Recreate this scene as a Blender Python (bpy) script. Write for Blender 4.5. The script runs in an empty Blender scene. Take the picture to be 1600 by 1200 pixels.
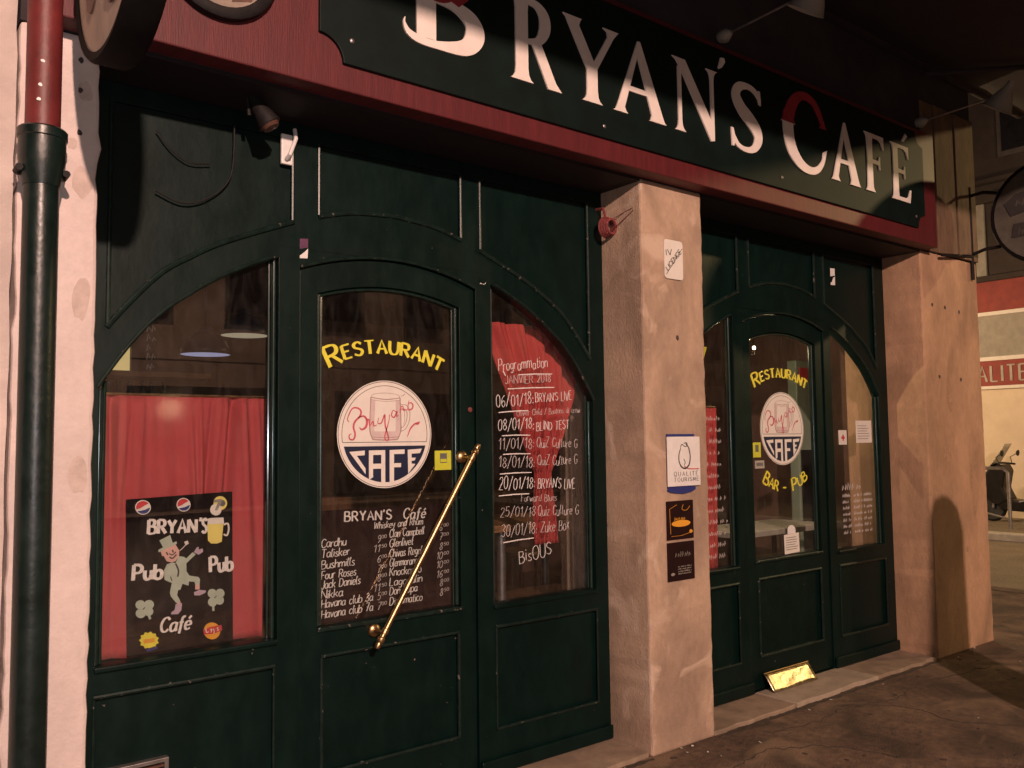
import bpy, bmesh, math, random
from mathutils import Vector, Matrix
from mathutils.geometry import tessellate_polygon
random.seed(7)
SC = bpy.context.scene
COL = SC.collection
R = math.radians

# ------------------------------------------------------------------ camera
cam = bpy.data.cameras.new('camera')
cam.sensor_fit = 'HORIZONTAL'; cam.sensor_width = 36.0
cam.lens = 1347.73 / 1600 * 36
cam.clip_start = 0.05; cam.clip_end = 300
cam_o = bpy.data.objects.new('camera', cam); COL.objects.link(cam_o)
CAM = Vector((0, -2.995, 1.55))
th, pt, rl = R(38.049), R(3.8104), R(-0.70348)
fw = Vector((math.sin(th)*math.cos(pt), math.cos(th)*math.cos(pt), math.sin(pt)))
r0 = Vector((math.cos(th), -math.sin(th), 0)); u0 = r0.cross(fw)
rr = r0*math.cos(rl) + u0*math.sin(rl); uu = -r0*math.sin(rl) + u0*math.cos(rl)
mw = Matrix((rr, uu, -fw)).transposed().to_4x4(); mw.translation = CAM
cam_o.matrix_world = mw
SC.camera = cam_o
SC.render.resolution_x = 1024; SC.render.resolution_y = 768

# ------------------------------------------------------------------ night sky, lamps, exposure
w = bpy.data.worlds.new('World'); SC.world = w; w.use_nodes = True
nt = w.node_tree; nt.nodes.clear()
sky = nt.nodes.new('ShaderNodeTexSky'); sky.sky_type = 'NISHITA'; sky.sun_disc = False
sky.sun_elevation = R(-6); sky.sun_rotation = R(200)
bg = nt.nodes.new('ShaderNodeBackground'); bg.inputs['Strength'].default_value = 0.12
wo = nt.nodes.new('ShaderNodeOutputWorld')
nt.links.new(sky.outputs[0], bg.inputs[0]); nt.links.new(bg.outputs[0], wo.inputs[0])
SC.view_settings.view_transform = 'Standard'; SC.view_settings.look = 'None'
SC.view_settings.exposure = 0.0; SC.view_settings.gamma = 1.0
SC.view_settings.use_curve_mapping = False
LAMP1 = (-0.9, -8.6, 5.2); LAMP1_W = 4500.0; LAMP1_C = (1.0, 0.66, 0.53)
LAMP2 = (13.9, -4.1, 5.3); LAMP2_W = 900.0; LAMP2_C = (1.0, 0.72, 0.34)
FLASH_W = 56.0; FLASH_C = (0.92, 0.93, 1.0)

def light(name, loc, watts, col, rad, parent=None):
    l = bpy.data.lights.new(name, 'POINT'); l.energy = watts; l.color = col; l.shadow_soft_size = rad
    o = bpy.data.objects.new(name, l); COL.objects.link(o)
    o.parent = parent
    o.location = Vector(loc) - (BASE[parent] if parent else Vector((0, 0, 0)))
    return o
BASE = {}
# the telephone's own flash, beside its lens
light('camera_flash', CAM + rr*0.012 + uu*0.006 - fw*0.004, FLASH_W, FLASH_C, 0.006)

# ------------------------------------------------------------------ materials
def mat(name, col, rough=0.5, metal=0.0, var=0.2, scale=6.0, bump=0.0, bscale=60.0, spec=0.5,
        stretch=(1, 1, 1), col2=None, stain=0.0, emit=None, estr=0.0, coat=0.0, rvar=0.0, stscale=None, pale=None, chip=None, bdist=.01):
    m = bpy.data.materials.new(name); m.use_nodes = True
    n = m.node_tree.nodes; L = m.node_tree.links
    b = n['Principled BSDF']
    b.inputs['Roughness'].default_value = rough; b.inputs['Metallic'].default_value = metal
    b.inputs['Specular IOR Level'].default_value = spec; b.inputs['Coat Weight'].default_value = coat
    tc = n.new('ShaderNodeTexCoord'); mp = n.new('ShaderNodeMapping')
    mp.inputs['Scale'].default_value = stretch
    L.new(tc.outputs['Object'], mp.inputs[0])
    nz = n.new('ShaderNodeTexNoise'); nz.inputs['Scale'].default_value = scale
    nz.inputs['Detail'].default_value = 8; nz.inputs['Roughness'].default_value = 0.62
    L.new(mp.outputs[0], nz.inputs['Vector'])
    cr = n.new('ShaderNodeValToRGB')
    c = Vector(col[:3]); d = Vector(col2[:3]) if col2 else c*(1-var)
    e = c if col2 else c*(1+var)
    cr.color_ramp.elements[0].position = 0.34; cr.color_ramp.elements[1].position = 0.66
    cr.color_ramp.elements[0].color = (*d, 1); cr.color_ramp.elements[1].color = (*[min(1, q) for q in e], 1)
    L.new(nz.outputs['Fac'], cr.inputs[0])
    out = cr.outputs[0]
    if stain:
        n2 = n.new('ShaderNodeTexNoise'); n2.inputs['Scale'].default_value = stscale or scale*0.31
        n2.inputs['Detail'].default_value = 5; n2.inputs['Distortion'].default_value = 0.6
        L.new(mp.outputs[0], n2.inputs['Vector'])
        r2 = n.new('ShaderNodeValToRGB')
        r2.color_ramp.elements[0].position = 0.36; r2.color_ramp.elements[1].position = 0.62
        r2.color_ramp.elements[0].color = (1-stain, 1-stain, 1-stain, 1); r2.color_ramp.elements[1].color = (1, 1, 1, 1)
        L.new(n2.outputs['Fac'], r2.inputs[0])
        mx = n.new('ShaderNodeMix'); mx.data_type = 'RGBA'; mx.blend_type = 'MULTIPLY'
        mx.inputs[0].default_value = 1.0
        L.new(out, mx.inputs[6]); L.new(r2.outputs[0], mx.inputs[7]); out = mx.outputs[2]
    if pale:      # washed-out smears
        n4 = n.new('ShaderNodeTexNoise'); n4.inputs['Scale'].default_value = pale[1]; n4.inputs['Detail'].default_value = 4
        n4.inputs['Distortion'].default_value = 1.2
        L.new(tc.outputs['Object'], n4.inputs['Vector'])
        r4 = n.new('ShaderNodeValToRGB'); r4.color_ramp.elements[0].position = .58; r4.color_ramp.elements[1].position = .70
        L.new(n4.outputs['Fac'], r4.inputs[0])
        m4 = n.new('ShaderNodeMix'); m4.data_type = 'RGBA'; L.new(r4.outputs[0], m4.inputs[0])
        L.new(out, m4.inputs[6]); m4.inputs[7].default_value = (*pale[0], 1); out = m4.outputs[2]
    if chip:      # small chips and knocks in the paint
        n5 = n.new('ShaderNodeTexNoise'); n5.inputs['Scale'].default_value = 42; n5.inputs['Detail'].default_value = 3
        L.new(tc.outputs['Object'], n5.inputs['Vector'])
        r5 = n.new('ShaderNodeValToRGB'); r5.color_ramp.elements[0].position = chip; r5.color_ramp.elements[1].position = chip+.03
        L.new(n5.outputs['Fac'], r5.inputs[0])
        m5 = n.new('ShaderNodeMix'); m5.data_type = 'RGBA'; L.new(r5.outputs[0], m5.inputs[0])
        L.new(out, m5.inputs[6]); m5.inputs[7].default_value = (.13, .11, .095, 1); out = m5.outputs[2]
    L.new(out, b.inputs['Base Color'])
    if rvar:
        mr = n.new('ShaderNodeMapRange'); mr.inputs[3].default_value = rough-rvar; mr.inputs[4].default_value = rough+rvar
        mr.inputs[1].default_value = .3; mr.inputs[2].default_value = .7
        L.new(nz.outputs['Fac'], mr.inputs[0]); L.new(mr.outputs[0], b.inputs['Roughness'])
    if bump:
        n3 = n.new('ShaderNodeTexNoise'); n3.inputs['Scale'].default_value = bscale; n3.inputs['Detail'].default_value = 6
        L.new(mp.outputs[0], n3.inputs['Vector'])
        bp = n.new('ShaderNodeBump'); bp.inputs['Strength'].default_value = bump; bp.inputs['Distance'].default_value = bdist
        L.new(n3.outputs['Fac'], bp.inputs['Height']); L.new(bp.outputs[0], b.inputs['Normal'])
    if emit:
        b.inputs['Emission Color'].default_value = (*emit, 1); b.inputs['Emission Strength'].default_value = estr
    return m

def glass_mat(name, tint=(0.96, 0.97, 0.965), f0=.075):
    m = bpy.data.materials.new(name); m.use_nodes = True
    n = m.node_tree.nodes; L = m.node_tree.links; n.clear()
    o = n.new('ShaderNodeOutputMaterial'); mx = n.new('ShaderNodeMixShader')
    lw = n.new('ShaderNodeLayerWeight'); lw.inputs['Blend'].default_value = 0.5
    pw = n.new('ShaderNodeMath'); pw.operation = 'POWER'; pw.inputs[1].default_value = 5
    fr = n.new('ShaderNodeMath'); fr.operation = 'MULTIPLY_ADD'; fr.inputs[1].default_value = 1-f0; fr.inputs[2].default_value = f0
    L.new(lw.outputs['Facing'], pw.inputs[0]); L.new(pw.outputs[0], fr.inputs[0])
    t = n.new('ShaderNodeBsdfTransparent'); t.inputs[0].default_value = (*tint, 1)
    g = n.new('ShaderNodeBsdfGlossy'); g.inputs['Roughness'].default_value = 0.004
    # slight unevenness of old panes
    tc = n.new('ShaderNodeTexCoord'); nz = n.new('ShaderNodeTexNoise'); nz.inputs['Scale'].default_value = 2.2
    bp = n.new('ShaderNodeBump'); bp.inputs['Strength'].default_value = 0.012; bp.inputs['Distance'].default_value = 0.02
    L.new(tc.outputs['Object'], nz.inputs['Vector']); L.new(nz.outputs['Fac'], bp.inputs['Height']); L.new(bp.outputs[0], g.inputs['Normal'])
    # film of dust and wiped smears
    df = n.new('ShaderNodeBsdfDiffuse'); df.inputs[0].default_value = (.55, .5, .46, 1)
    mp = n.new('ShaderNodeMapping'); mp.inputs['Scale'].default_value = (5, 5, 2); mp.inputs['Rotation'].default_value = (0, .5, 0)
    nd = n.new('ShaderNodeTexNoise'); nd.inputs['Scale'].default_value = 3; nd.inputs['Detail'].default_value = 7; nd.inputs['Distortion'].default_value = 1.5
    mr = n.new('ShaderNodeMapRange'); mr.inputs[1].default_value = .4; mr.inputs[2].default_value = .75; mr.inputs[3].default_value = .002; mr.inputs[4].default_value = .017
    m2 = n.new('ShaderNodeMixShader')
    L.new(tc.outputs['Object'], mp.inputs[0]); L.new(mp.outputs[0], nd.inputs['Vector']); L.new(nd.outputs['Fac'], mr.inputs[0])
    L.new(mr.outputs[0], m2.inputs[0]); L.new(t.outputs[0], m2.inputs[1]); L.new(df.outputs[0], m2.inputs[2])
    L.new(fr.outputs[0], mx.inputs[0]); L.new(m2.outputs[0], mx.inputs[1]); L.new(g.outputs[0], mx.inputs[2])
    L.new(mx.outputs[0], o.inputs[0])
    return m

MT = dict(
    plaster=mat('pink_plaster', (.66, .55, .51), .85, var=.05, scale=30, bump=.25, bscale=80, stain=.14, stscale=3),
    neighbour=mat('neighbour_plaster', (.60, .50, .45), .9, var=.10, scale=7, bump=.4, bscale=40, stain=.22),
    filler=mat('filler_patch', (.50, .40, .355), .9, var=.14, scale=20, bump=.2),
    stone=mat('sandstone', (.46, .322, .228), .88, var=.08, scale=34, bump=.4, bscale=120, stain=.34, stscale=3.4, stretch=(1, 1, .6), pale=((.55, .41, .31), 3.6)),
    stone2=mat('sandstone_corner', (.49, .295, .180), .88, var=.09, scale=30, bump=.4, bscale=110, stain=.34, stscale=3.0, stretch=(1, 1, .5)),
    stainpatch=mat('stain_patch', (.36, .215, .13), .9, var=.2, scale=30),
    palepatch=mat('pale_patch', (.485, .355, .272), .9, var=.10, scale=30, bump=.2),
    darkhole=mat('dark_hole', (.06, .045, .04), .95, var=.3, scale=40),
    boards=mat('wall_boards', (.17, .105, .062), .85, var=.2, scale=20, bump=.3, bscale=50, stretch=(2, 2, .4), stain=.3, stscale=4),
    upper=mat('dark_upper_wall', (.040, .028, .032), .9, var=.2, scale=4, bump=.3, stain=.3),
    green=mat('green_paint', (.0016, .0102, .0084), .42, var=.14, scale=7, bump=.06, bscale=24, stretch=(1.6, 1.6, .8), stain=.2, rvar=.07, spec=.2, chip=.75),
    bead=mat('green_paint_bead', (.007, .020, .016), .17, var=.3, scale=25, bump=.01, bscale=40, spec=.9),
    mould=mat('green_paint_moulding', (.006, .016, .013), .34, var=.4, scale=30, bump=.02, bscale=60, spec=.35, chip=.66),
    red=mat('red_fascia_paint', (.098, .0105, .013), .55, var=.16, scale=9, bump=.12, bscale=30, stretch=(7, 1, .6), stain=.2),
    signgreen=mat('sign_green_paint', (.0018, .0078, .0064), .6, var=.25, scale=8, bump=.04, bscale=50, stain=.2, spec=.22),
    letter=mat('cream_letter', (.74, .66, .60), .65, var=.05, scale=12),
    letterred=mat('red_letter', (.30, .028, .035), .5, var=.12, scale=12),
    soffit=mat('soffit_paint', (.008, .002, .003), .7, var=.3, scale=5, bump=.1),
    awning=mat('awning_fabric', (.016, .007, .012), .95, var=.25, scale=7, bump=.2, bscale=150),
    metal=mat('dark_iron', (.010, .008, .008), .65, spec=.25, var=.3, scale=30, bump=.15),
    signrim=mat('black_sign_rim', (.004, .003, .003), .8, var=.3, scale=20, spec=.12),
    steel=mat('galvanised_steel', (.30, .28, .27), .4, metal=.8, var=.25, scale=20),
    brushed=mat('brass_sheet', (.50, .42, .27), .36, metal=1, var=.4, scale=14, bump=.9, bscale=7, rvar=.12),
    brass=mat('brass', (.46, .31, .16), .36, metal=1, var=.2, scale=30, rvar=.06),
    pipegreen=mat('pipe_green', (.005, .014, .012), .36, var=.3, scale=12, bump=.12, bscale=45, rvar=.08, stain=.2),
    pipered=mat('pipe_red', (.135, .018, .018), .5, var=.2, scale=14, bump=.15, bscale=40, stain=.2),
    white=mat('white_plastic', (.72, .70, .68), .4, var=.06, scale=20),
    paper=mat('paper', (.68, .64, .58), .8, var=.05, scale=15),
    chalk=mat('white_paint_pen', (.70, .66, .63), .8, var=.15, scale=60),
    chalkdim=mat('thin_white_paint_pen', (.50, .45, .43), .85, var=.25, scale=60),
    yellow=mat('yellow_vinyl', (.68, .62, .05), .5, var=.08, scale=25),
    lime=mat('lime_sticker', (.52, .55, .04), .5, var=.06, scale=25),
    grey=mat('grey_print', (.12, .12, .11), .6, var=.2, scale=40),
    navy=mat('navy_print', (.010, .016, .045), .45, var=.1, scale=20),
    black=mat('black_board', (.006, .003, .003), .85, var=.3, scale=12, spec=.12),
    choc=mat('brown_board', (.016, .005, .005), .85, var=.25, scale=10, spec=.12),
    ink=mat('dark_ink', (.03, .025, .025), .7, var=.2, scale=30),
    sepia=mat('mug_shade', (.36, .24, .23), .7, var=.25, scale=30),
    sepia2=mat('mug_tone', (.56, .44, .43), .7, var=.10, scale=24),
    script=mat('red_script', (.50, .085, .12), .6, var=.15, scale=30),
    curtain=mat('red_curtain', (.40, .060, .066), .9, var=.06, scale=5, bump=.2, bscale=200),
    curtainr=mat('bright_red_curtain', (.47, .058, .055), .9, var=.06, scale=5, bump=.2, bscale=200),
    sage=mat('sage_paint', (.38, .44, .36), .7, var=.10, scale=25),
    skin=mat('painted_pink', (.60, .36, .31), .7, var=.08, scale=25),
    lilac=mat('painted_lilac', (.42, .32, .40), .7, var=.1, scale=25),
    logored=mat('logo_red', (.50, .03, .04), .5, var=.05),
    logoblue=mat('logo_blue', (.02, .03, .16), .5, var=.05),
    orange=mat('logo_orange', (.70, .32, .03), .5, var=.08),
    beer=mat('painted_beer', (.72, .62, .16), .6, var=.06, scale=20),
    cream=mat('cream_sign_face', (.30, .235, .185), .5, var=.22, scale=9, stain=.3),
    dimface=mat('grey_sign_face', (.10, .088, .072), .5, var=.25, scale=8, stain=.3),
    brown=mat('brown_print', (.10, .045, .030), .55, var=.3, scale=20),
    wood=mat('dark_wood', (.10, .045, .022), .45, var=.4, scale=5, stretch=(6, 6, .8)),
    tablewood=mat('table_wood', (.26, .13, .06), .4, var=.3, scale=6, stretch=(1, 6, 6)),
    roomwall=mat('room_wall', (.11, .055, .04), .8, var=.3, scale=3),
    roomfloor=mat('room_floor', (.06, .035, .025), .5, var=.3, scale=4),
    shade=mat('enamel_shade', (.62, .62, .66), .35, var=.05, emit=(.62, .62, .95), estr=.42),
    shadewarm=mat('enamel_shade_warm', (.62, .58, .5), .35, var=.05, emit=(.9, .76, .52), estr=.34),
    shadeout=mat('enamel_shade_outside', (.045, .045, .07), .4, var=.2),
    fridge=mat('pale_green_fridge', (.22, .26, .20), .5, var=.1),
    bottle=mat('bottle_glass', (.03, .05, .045), .12, var=.3, scale=20, spec=.6),
    asphalt=mat('pavement_asphalt', (.19, .118, .076), .8, var=.40, scale=24, bump=1.0, bscale=110, stain=.60, stscale=2.6, rvar=.14, pale=((.27, .178, .112), 1.7), bdist=.03),
    sideroad=mat('side_road_asphalt', (.20, .16, .11), .9, var=.25, scale=30, bump=.4, bscale=90, stain=.25, stscale=1.5),
    road=mat('road_asphalt', (.07, .058, .046), .9, var=.25, scale=14, bump=.4, bscale=90, stain=.25),
    kerb=mat('kerb_stone', (.36, .33, .28), .85, var=.15, scale=10, bump=.3),
    slab=mat('threshold_stone', (.30, .22, .155), .75, var=.20, scale=9, bump=.25, bscale=90, stain=.25),
    slabpale=mat('pale_threshold_stone', (.40, .32, .24), .75, var=.16, scale=9, bump=.25, bscale=90, stain=.22),
    crackfill=mat('dirt', (.050, .034, .024), .9, var=.3, scale=30, bump=.4),
    damp=mat('damp_patch', (.105, .070, .050), .7, var=.3, scale=18, bump=.4, bscale=150),
    opp=mat('opposite_wall', (.36, .26, .20), .9, var=.15, scale=1.5, stain=.2),
    oppdark=mat('opposite_shutter', (.07, .06, .055), .6, var=.2, scale=8),
    far=mat('far_stone', (.042, .031, .026), .9, var=.2, scale=3, bump=.3, stain=.25),
    farwall=mat('far_cream_wall', (.64, .53, .39), .85, var=.06, scale=3, stain=.08),
    farred=mat('far_red', (.22, .035, .028), .7, var=.15, scale=6),
    fargrey=mat('far_grey', (.26, .24, .20), .7, var=.15, scale=6),
    scooter=mat('scooter_black', (.010, .009, .009), .35, var=.3, scale=12, spec=.3),
    rubber=mat('rubber', (.02, .02, .02), .8, var=.2, scale=20),
    screen=mat('windscreen_grey', (.50, .43, .33), .25, var=.15, scale=8),
    rope=mat('red_cable', (.16, .03, .03), .7, var=.3, scale=50),
    purple=mat('purple_sticker', (.10, .03, .08), .6, var=.3, scale=30),
    bulb=mat('lit_bulb', (.9, .85, .7), .5, emit=(1.0, .85, .6), estr=7.0),
    litsign=mat('lit_yellow_panel', (.7, .55, .25), .6, emit=(1.0, .72, .3), estr=.55),
    lens=mat('street_lamp_lens', (.9, .8, .7), .4, emit=(1.0, .75, .5), estr=10.0),
    pane=mat('dark_pane', (.015, .015, .018), .08, var=.2),
)
MT['glass'] = glass_mat('window_glass')

# ------------------------------------------------------------------ mesh builder
class MB:
    def __init__(s): s.v = []; s.f = []; s.m = []; s.mi = 0
    def use(s, i): s.mi = i; return s
    def add(s, vs, fs):
        o = len(s.v); s.v += [tuple(q) for q in vs]
        for f in fs: s.f.append([o+i for i in f]); s.m.append(s.mi)
        return s
    def box(s, x0, x1, y0, y1, z0, z1):
        vs = [(x, y, z) for x in (x0, x1) for y in (y0, y1) for z in (z0, z1)]
        return s.add(vs, [(0, 1, 3, 2), (4, 6, 7, 5), (0, 4, 5, 1), (2, 3, 7, 6), (0, 2, 6, 4), (1, 5, 7, 3)])
    def plate(s, loops, y0, y1, mapf=None):
        """extrude a flat outline (first loop) with holes (others), given in (x,z), from y0 to y1"""
        P = [[Vector((a, b, 0)) for a, b in l] for l in loops]
        tris = tessellate_polygon(P)
        flat = [p for l in loops for p in l]; n = len(flat)
        mapf = mapf or (lambda a, b, y: (a, y, b))
        vs = [mapf(a, b, y0) for a, b in flat] + [mapf(a, b, y1) for a, b in flat]
        fs = [tuple(t) for t in tris] + [tuple(n+i for i in reversed(t)) for t in tris]
        k = 0
        for l in loops:
            q = len(l)
            for i in range(q):
                j = (i+1) % q; fs.append((k+i, k+j, n+k+j, n+k+i))
            k += q
        return s.add(vs, fs)
    def tube(s, pts, r, n=8, caps=True):
        pts = [Vector(p) for p in pts]; rs = r if isinstance(r, (list, tuple)) else [r]*len(pts)
        vs = []; fs = []; up = None
        for i, p in enumerate(pts):
            t = (pts[min(i+1, len(pts)-1)] - pts[max(i-1, 0)])
            t = t.normalized() if t.length > 1e-9 else Vector((0, 0, 1))
            if up is None: up = t.orthogonal().normalized()
            up = (up - t*up.dot(t)); up = up.normalized() if up.length > 1e-6 else t.orthogonal().normalized()
            b = t.cross(up)
            for k in range(n):
                a = 2*math.pi*k/n; vs.append(p + (up*math.cos(a)+b*math.sin(a))*rs[i])
        for i in range(len(pts)-1):
            for k in range(n):
                k2 = (k+1) % n; fs.append((i*n+k, i*n+k2, (i+1)*n+k2, (i+1)*n+k))
        if caps:
            fs.append(tuple(range(n))[::-1]); fs.append(tuple((len(pts)-1)*n+k for k in range(n)))
        return s.add(vs, fs)
    def lathe(s, prof, org, axis, n=20, caps=True):
        """prof: (radius, distance along axis)"""
        ax = Vector(axis).normalized(); u = ax.orthogonal().normalized(); b = ax.cross(u); org = Vector(org)
        vs = []; fs = []
        for r_, h in prof:
            for k in range(n):
                a = 2*math.pi*k/n; vs.append(org + ax*h + (u*math.cos(a)+b*math.sin(a))*r_)
        for i in range(len(prof)-1):
            for k in range(n):
                k2 = (k+1) % n; fs.append((i*n+k, i*n+k2, (i+1)*n+k2, (i+1)*n+k))
        if caps and prof[0][0] > 1e-6: fs.append(tuple(range(n))[::-1])
        if caps and prof[-1][0] > 1e-6: fs.append(tuple((len(prof)-1)*n+k for k in range(n)))
        return s.add(vs, fs)
    def ribbon(s, pts, ws, y0, y1, mapf=None):
        """flat stroke in (x,z): centre line with widths, y0 front, y1 back"""
        mapf = mapf or (lambda a, b, y: (a, y, b))
        n = len(pts); vs = []; fs = []
        for i, (a, b) in enumerate(pts):
            p, q = pts[max(i-1, 0)], pts[min(i+1, n-1)]
            dx, dz = q[0]-p[0], q[1]-p[1]; l = math.hypot(dx, dz) or 1
            nx, nz = -dz/l, dx/l; h = ws[i]/2
            for y in (y0, y1):
                vs.append(mapf(a+nx*h, b+nz*h, y)); vs.append(mapf(a-nx*h, b-nz*h, y))
        for i in range(n-1):
            o = i*4; p = o+4
            fs += [(o, o+1, p+1, p), (o+2, p+2, p+3, o+3), (o, p, p+2, o+2), (o+1, o+3, p+3, p+1)]
        fs += [(0, 2, 3, 1), ((n-1)*4, (n-1)*4+1, (n-1)*4+3, (n-1)*4+2)]
        return s.add(vs, fs)
    def sheet(s, fn, nu, nv):
        vs = [fn(i/nu, j/nv) for j in range(nv+1) for i in range(nu+1)]
        fs = [(j*(nu+1)+i, j*(nu+1)+i+1, (j+1)*(nu+1)+i+1, (j+1)*(nu+1)+i) for j in range(nv) for i in range(nu)]
        return s.add(vs, fs)
    def build(s, name, mats, parent=None, origin=None, smooth=False, bevel=0, thick=0, seg=2):
        me = bpy.data.meshes.new(name)
        if parent is not None: org = BASE[parent]
        elif origin is not None: org = Vector(origin)
        else:
            xs = [q[0] for q in s.v]; ys = [q[1] for q in s.v]; zs = [q[2] for q in s.v]
            org = Vector(((min(xs)+max(xs))/2, (min(ys)+max(ys))/2, min(zs)))
        me.from_pydata([tuple(Vector(q)-org) for q in s.v], [], s.f)
        mats = mats if isinstance(mats, (list, tuple)) else [mats]
        for m in mats: me.materials.append(MT[m] if isinstance(m, str) else m)
        for p, i in zip(me.polygons, s.m): p.material_index = i; p.use_smooth = smooth
        bm = bmesh.new(); bm.from_mesh(me)
        bmesh.ops.recalc_face_normals(bm, faces=bm.faces); bm.to_mesh(me); bm.free()
        if smooth: me.set_sharp_from_angle(angle=R(40))
        o = bpy.data.objects.new(name, me); COL.objects.link(o)
        BASE[o] = org
        if parent is not None: o.parent = parent
        else: o.location = org
        if bevel:
            b = o.modifiers.new('bevel', 'BEVEL'); b.width = bevel; b.segments = seg; b.limit_method = 'ANGLE'; b.angle_limit = R(35)
        if thick:
            t = o.modifiers.new('thickness', 'SOLIDIFY'); t.thickness = thick
        return o

def tag(o, label, cat, group=None):
    o['label'] = label; o['category'] = cat
    if group: o['group'] = group
    return o
def thing(name, loc, label, cat, group=None):
    o = bpy.data.objects.new(name, None); COL.objects.link(o); o.location = loc; o.empty_display_size = .1
    BASE[o] = Vector(loc); return tag(o, label, cat, group)
def structure(o): o['kind'] = 'structure'; return o
def smoothpts(P, k=6):
    if len(P) < 3: return P
    out = []
    Q = [P[0]] + list(P) + [P[-1]]
    for i in range(1, len(Q)-2):
        a, b, c, d = Q[i-1], Q[i], Q[i+1], Q[i+2]
        for t in range(k):
            t = t/k
            out.append(tuple(.5*((2*b[j]) + (c[j]-a[j])*t + (2*a[j]-5*b[j]+4*c[j]-d[j])*t*t + (3*b[j]-a[j]-3*c[j]+d[j])*t**3) for j in range(len(b))))
    out.append(tuple(P[-1])); return out
def lerp_table(tab, x):
    for (a, p), (b, q) in zip(tab, tab[1:]):
        if x <= b: return p + (q-p)*max(0, (x-a))/(b-a)
    return tab[-1][1]
def circle(cx, cz, r, n=40, a0=0, a1=360):
    full = abs(a1-a0) >= 360
    m = n if full else n+1
    return [(cx+r*math.cos(R(a0+(a1-a0)*i/n)), cz+r*math.sin(R(a0+(a1-a0)*i/n))) for i in range(m)]

# ------------------------------------------------------------------ a pen-stroke alphabet (cap height 10)
G = {}
def g(ch, wd, *st): G[ch] = (wd, [[tuple(map(float, p.split())) for p in s.lstrip('~').split(';')] if s[0] != '~' else
                                   smoothpts([tuple(map(float, p.split())) for p in s[1:].split(';')], 4) for s in st])
g('A', 6.6, '0 0;3.3 10;6.6 0', '1.3 3.6;5.3 3.6')
g('B', 5.8, '0 0;0 10', '~0 10;4 9.6;4.7 7.6;3.4 5.6;0 5.3', '~0 5.3;4.6 4.9;5.8 2.7;4.4 .3;0 0')
g('C', 6, '~6 8.2;4 10;1.4 9;0 5;1.4 1;4 0;6 1.8')
g('D', 6, '0 0;0 10', '~0 10;4 9.2;6 5;4 .8;0 0')
g('E', 5.2, '5 10;0 10', '0 10;0 0', '0 0;5.2 0', '0 5.2;4 5.2')
g('F', 5, '5 10;0 10', '0 10;0 0', '0 5.2;4 5.2')
g('G', 6.2, '~6 8.4;4 10;1.4 9;0 5;1.4 1;4 0;6 1.4;6 4.4', '3.6 4.4;6.2 4.4')
g('H', 6, '0 0;0 10', '6 0;6 10', '0 5.1;6 5.1')
g('I', .6, '.3 0;.3 10')
g('J', 4.2, '~4 10;4 3;3 .3;1.4 0;0 1.6')
g('K', 6, '0 0;0 10', '5.6 10;.2 4.6', '1.8 6;6 0')
g('L', 5, '0 10;0 0', '0 0;5 0')
g('M', 8, '0 0;1 10', '1 10;4 2', '4 2;7 10', '7 10;8 0')
g('N', 6.4, '0 0;0 10', '0 10;6.4 0', '6.4 0;6.4 10')
g('O', 7, '~3.5 10;1 8.6;0 5;1 1.4;3.5 0;6 1.4;7 5;6 8.6;3.5 10')
g('P', 5.4, '0 0;0 10', '~0 10;4 9.6;5.4 7.3;4 5;0 4.6')
g('Q', 7, '~3.5 10;1 8.6;0 5;1 1.4;3.5 0;6 1.4;7 5;6 8.6;3.5 10', '4.2 2.4;7 -.8')
g('R', 6, '0 0;0 10', '~0 10;4 9.6;5.2 7.4;4 5.3;0 5', '2.4 5;6 0')
g('S', 5.6, '~5.4 8.4;3 10;.6 8.6;.9 6.2;4.6 4.2;5.4 2;3.2 0;0 1.4')
g('T', 6, '0 10;6 10', '3 10;3 0')
g('U', 6, '~0 10;0 3.4;1.2 .6;3 0;4.8 .6;6 3.4;6 10')
g('V', 6.4, '0 10;3.2 0', '3.2 0;6.4 10')
g('W', 9, '0 10;2.2 0', '2.2 0;4.5 8', '4.5 8;6.8 0', '6.8 0;9 10')
g('X', 6, '0 0;6 10', '0 10;6 0')
g('Y', 6.2, '0 10;3.1 5', '6.2 10;3.1 5', '3.1 5;3.1 0')
g('Z', 6, '0 10;6 10', '6 10;0 0', '0 0;6 0')
g('a', 5, '~4.6 5.4;2.4 6;.4 4.6;.2 1.8;1.6 0;3.6 .8;4.6 3', '~4.6 6;4.5 1.6;5.4 0')
g('b', 4.8, '0 10;0 0', '~0 4.4;2.4 6;4.6 4.8;4.6 1.4;2.4 0;0 1.2')
g('c', 4.2, '~4.2 5;2.4 6;.4 4.8;.2 1.6;2 0;4.2 1')
g('d', 5, '~4.6 5;2.4 6;.4 4.8;.2 1.4;2.2 0;4.6 1.6', '4.8 10;4.6 0')
g('e', 4.4, '~.3 3;4.2 3.4;3.8 5.4;2.2 6;.5 4.8;.2 2;1.6 0;4.2 .9')
g('f', 3.6, '~4 9.4;2.8 10;1.8 8.4;1.6 3;1.2 -2', '0 6;3.4 6')
g('g', 4.8, '~4.4 5.2;2.4 6;.4 4.8;.3 2;2 .4;4.4 2', '~4.6 6;4.4 -1;3 -3.2;.6 -2.4')
g('h', 4.6, '0 10;0 0', '~0 3.8;2.4 6;4.2 4.8;4.4 0')
g('i', 1, '.5 6;.5 0', '.5 8;.5 8.6')
g('k', 4.6, '0 10;0 0', '4.2 6;.2 2.4', '1.4 3.4;4.6 0')
g('l', 1.8, '~1.4 8;.9 10;.3 8;.4 1.4;1.8 0')
g('m', 7.4, '0 6;0 0', '~0 4;2 6;3.5 4.8;3.6 0', '~3.6 4;5.6 6;7.1 4.8;7.2 0')
g('n', 4.4, '0 6;0 0', '~0 3.8;2.2 6;4.1 4.8;4.3 0')
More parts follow.
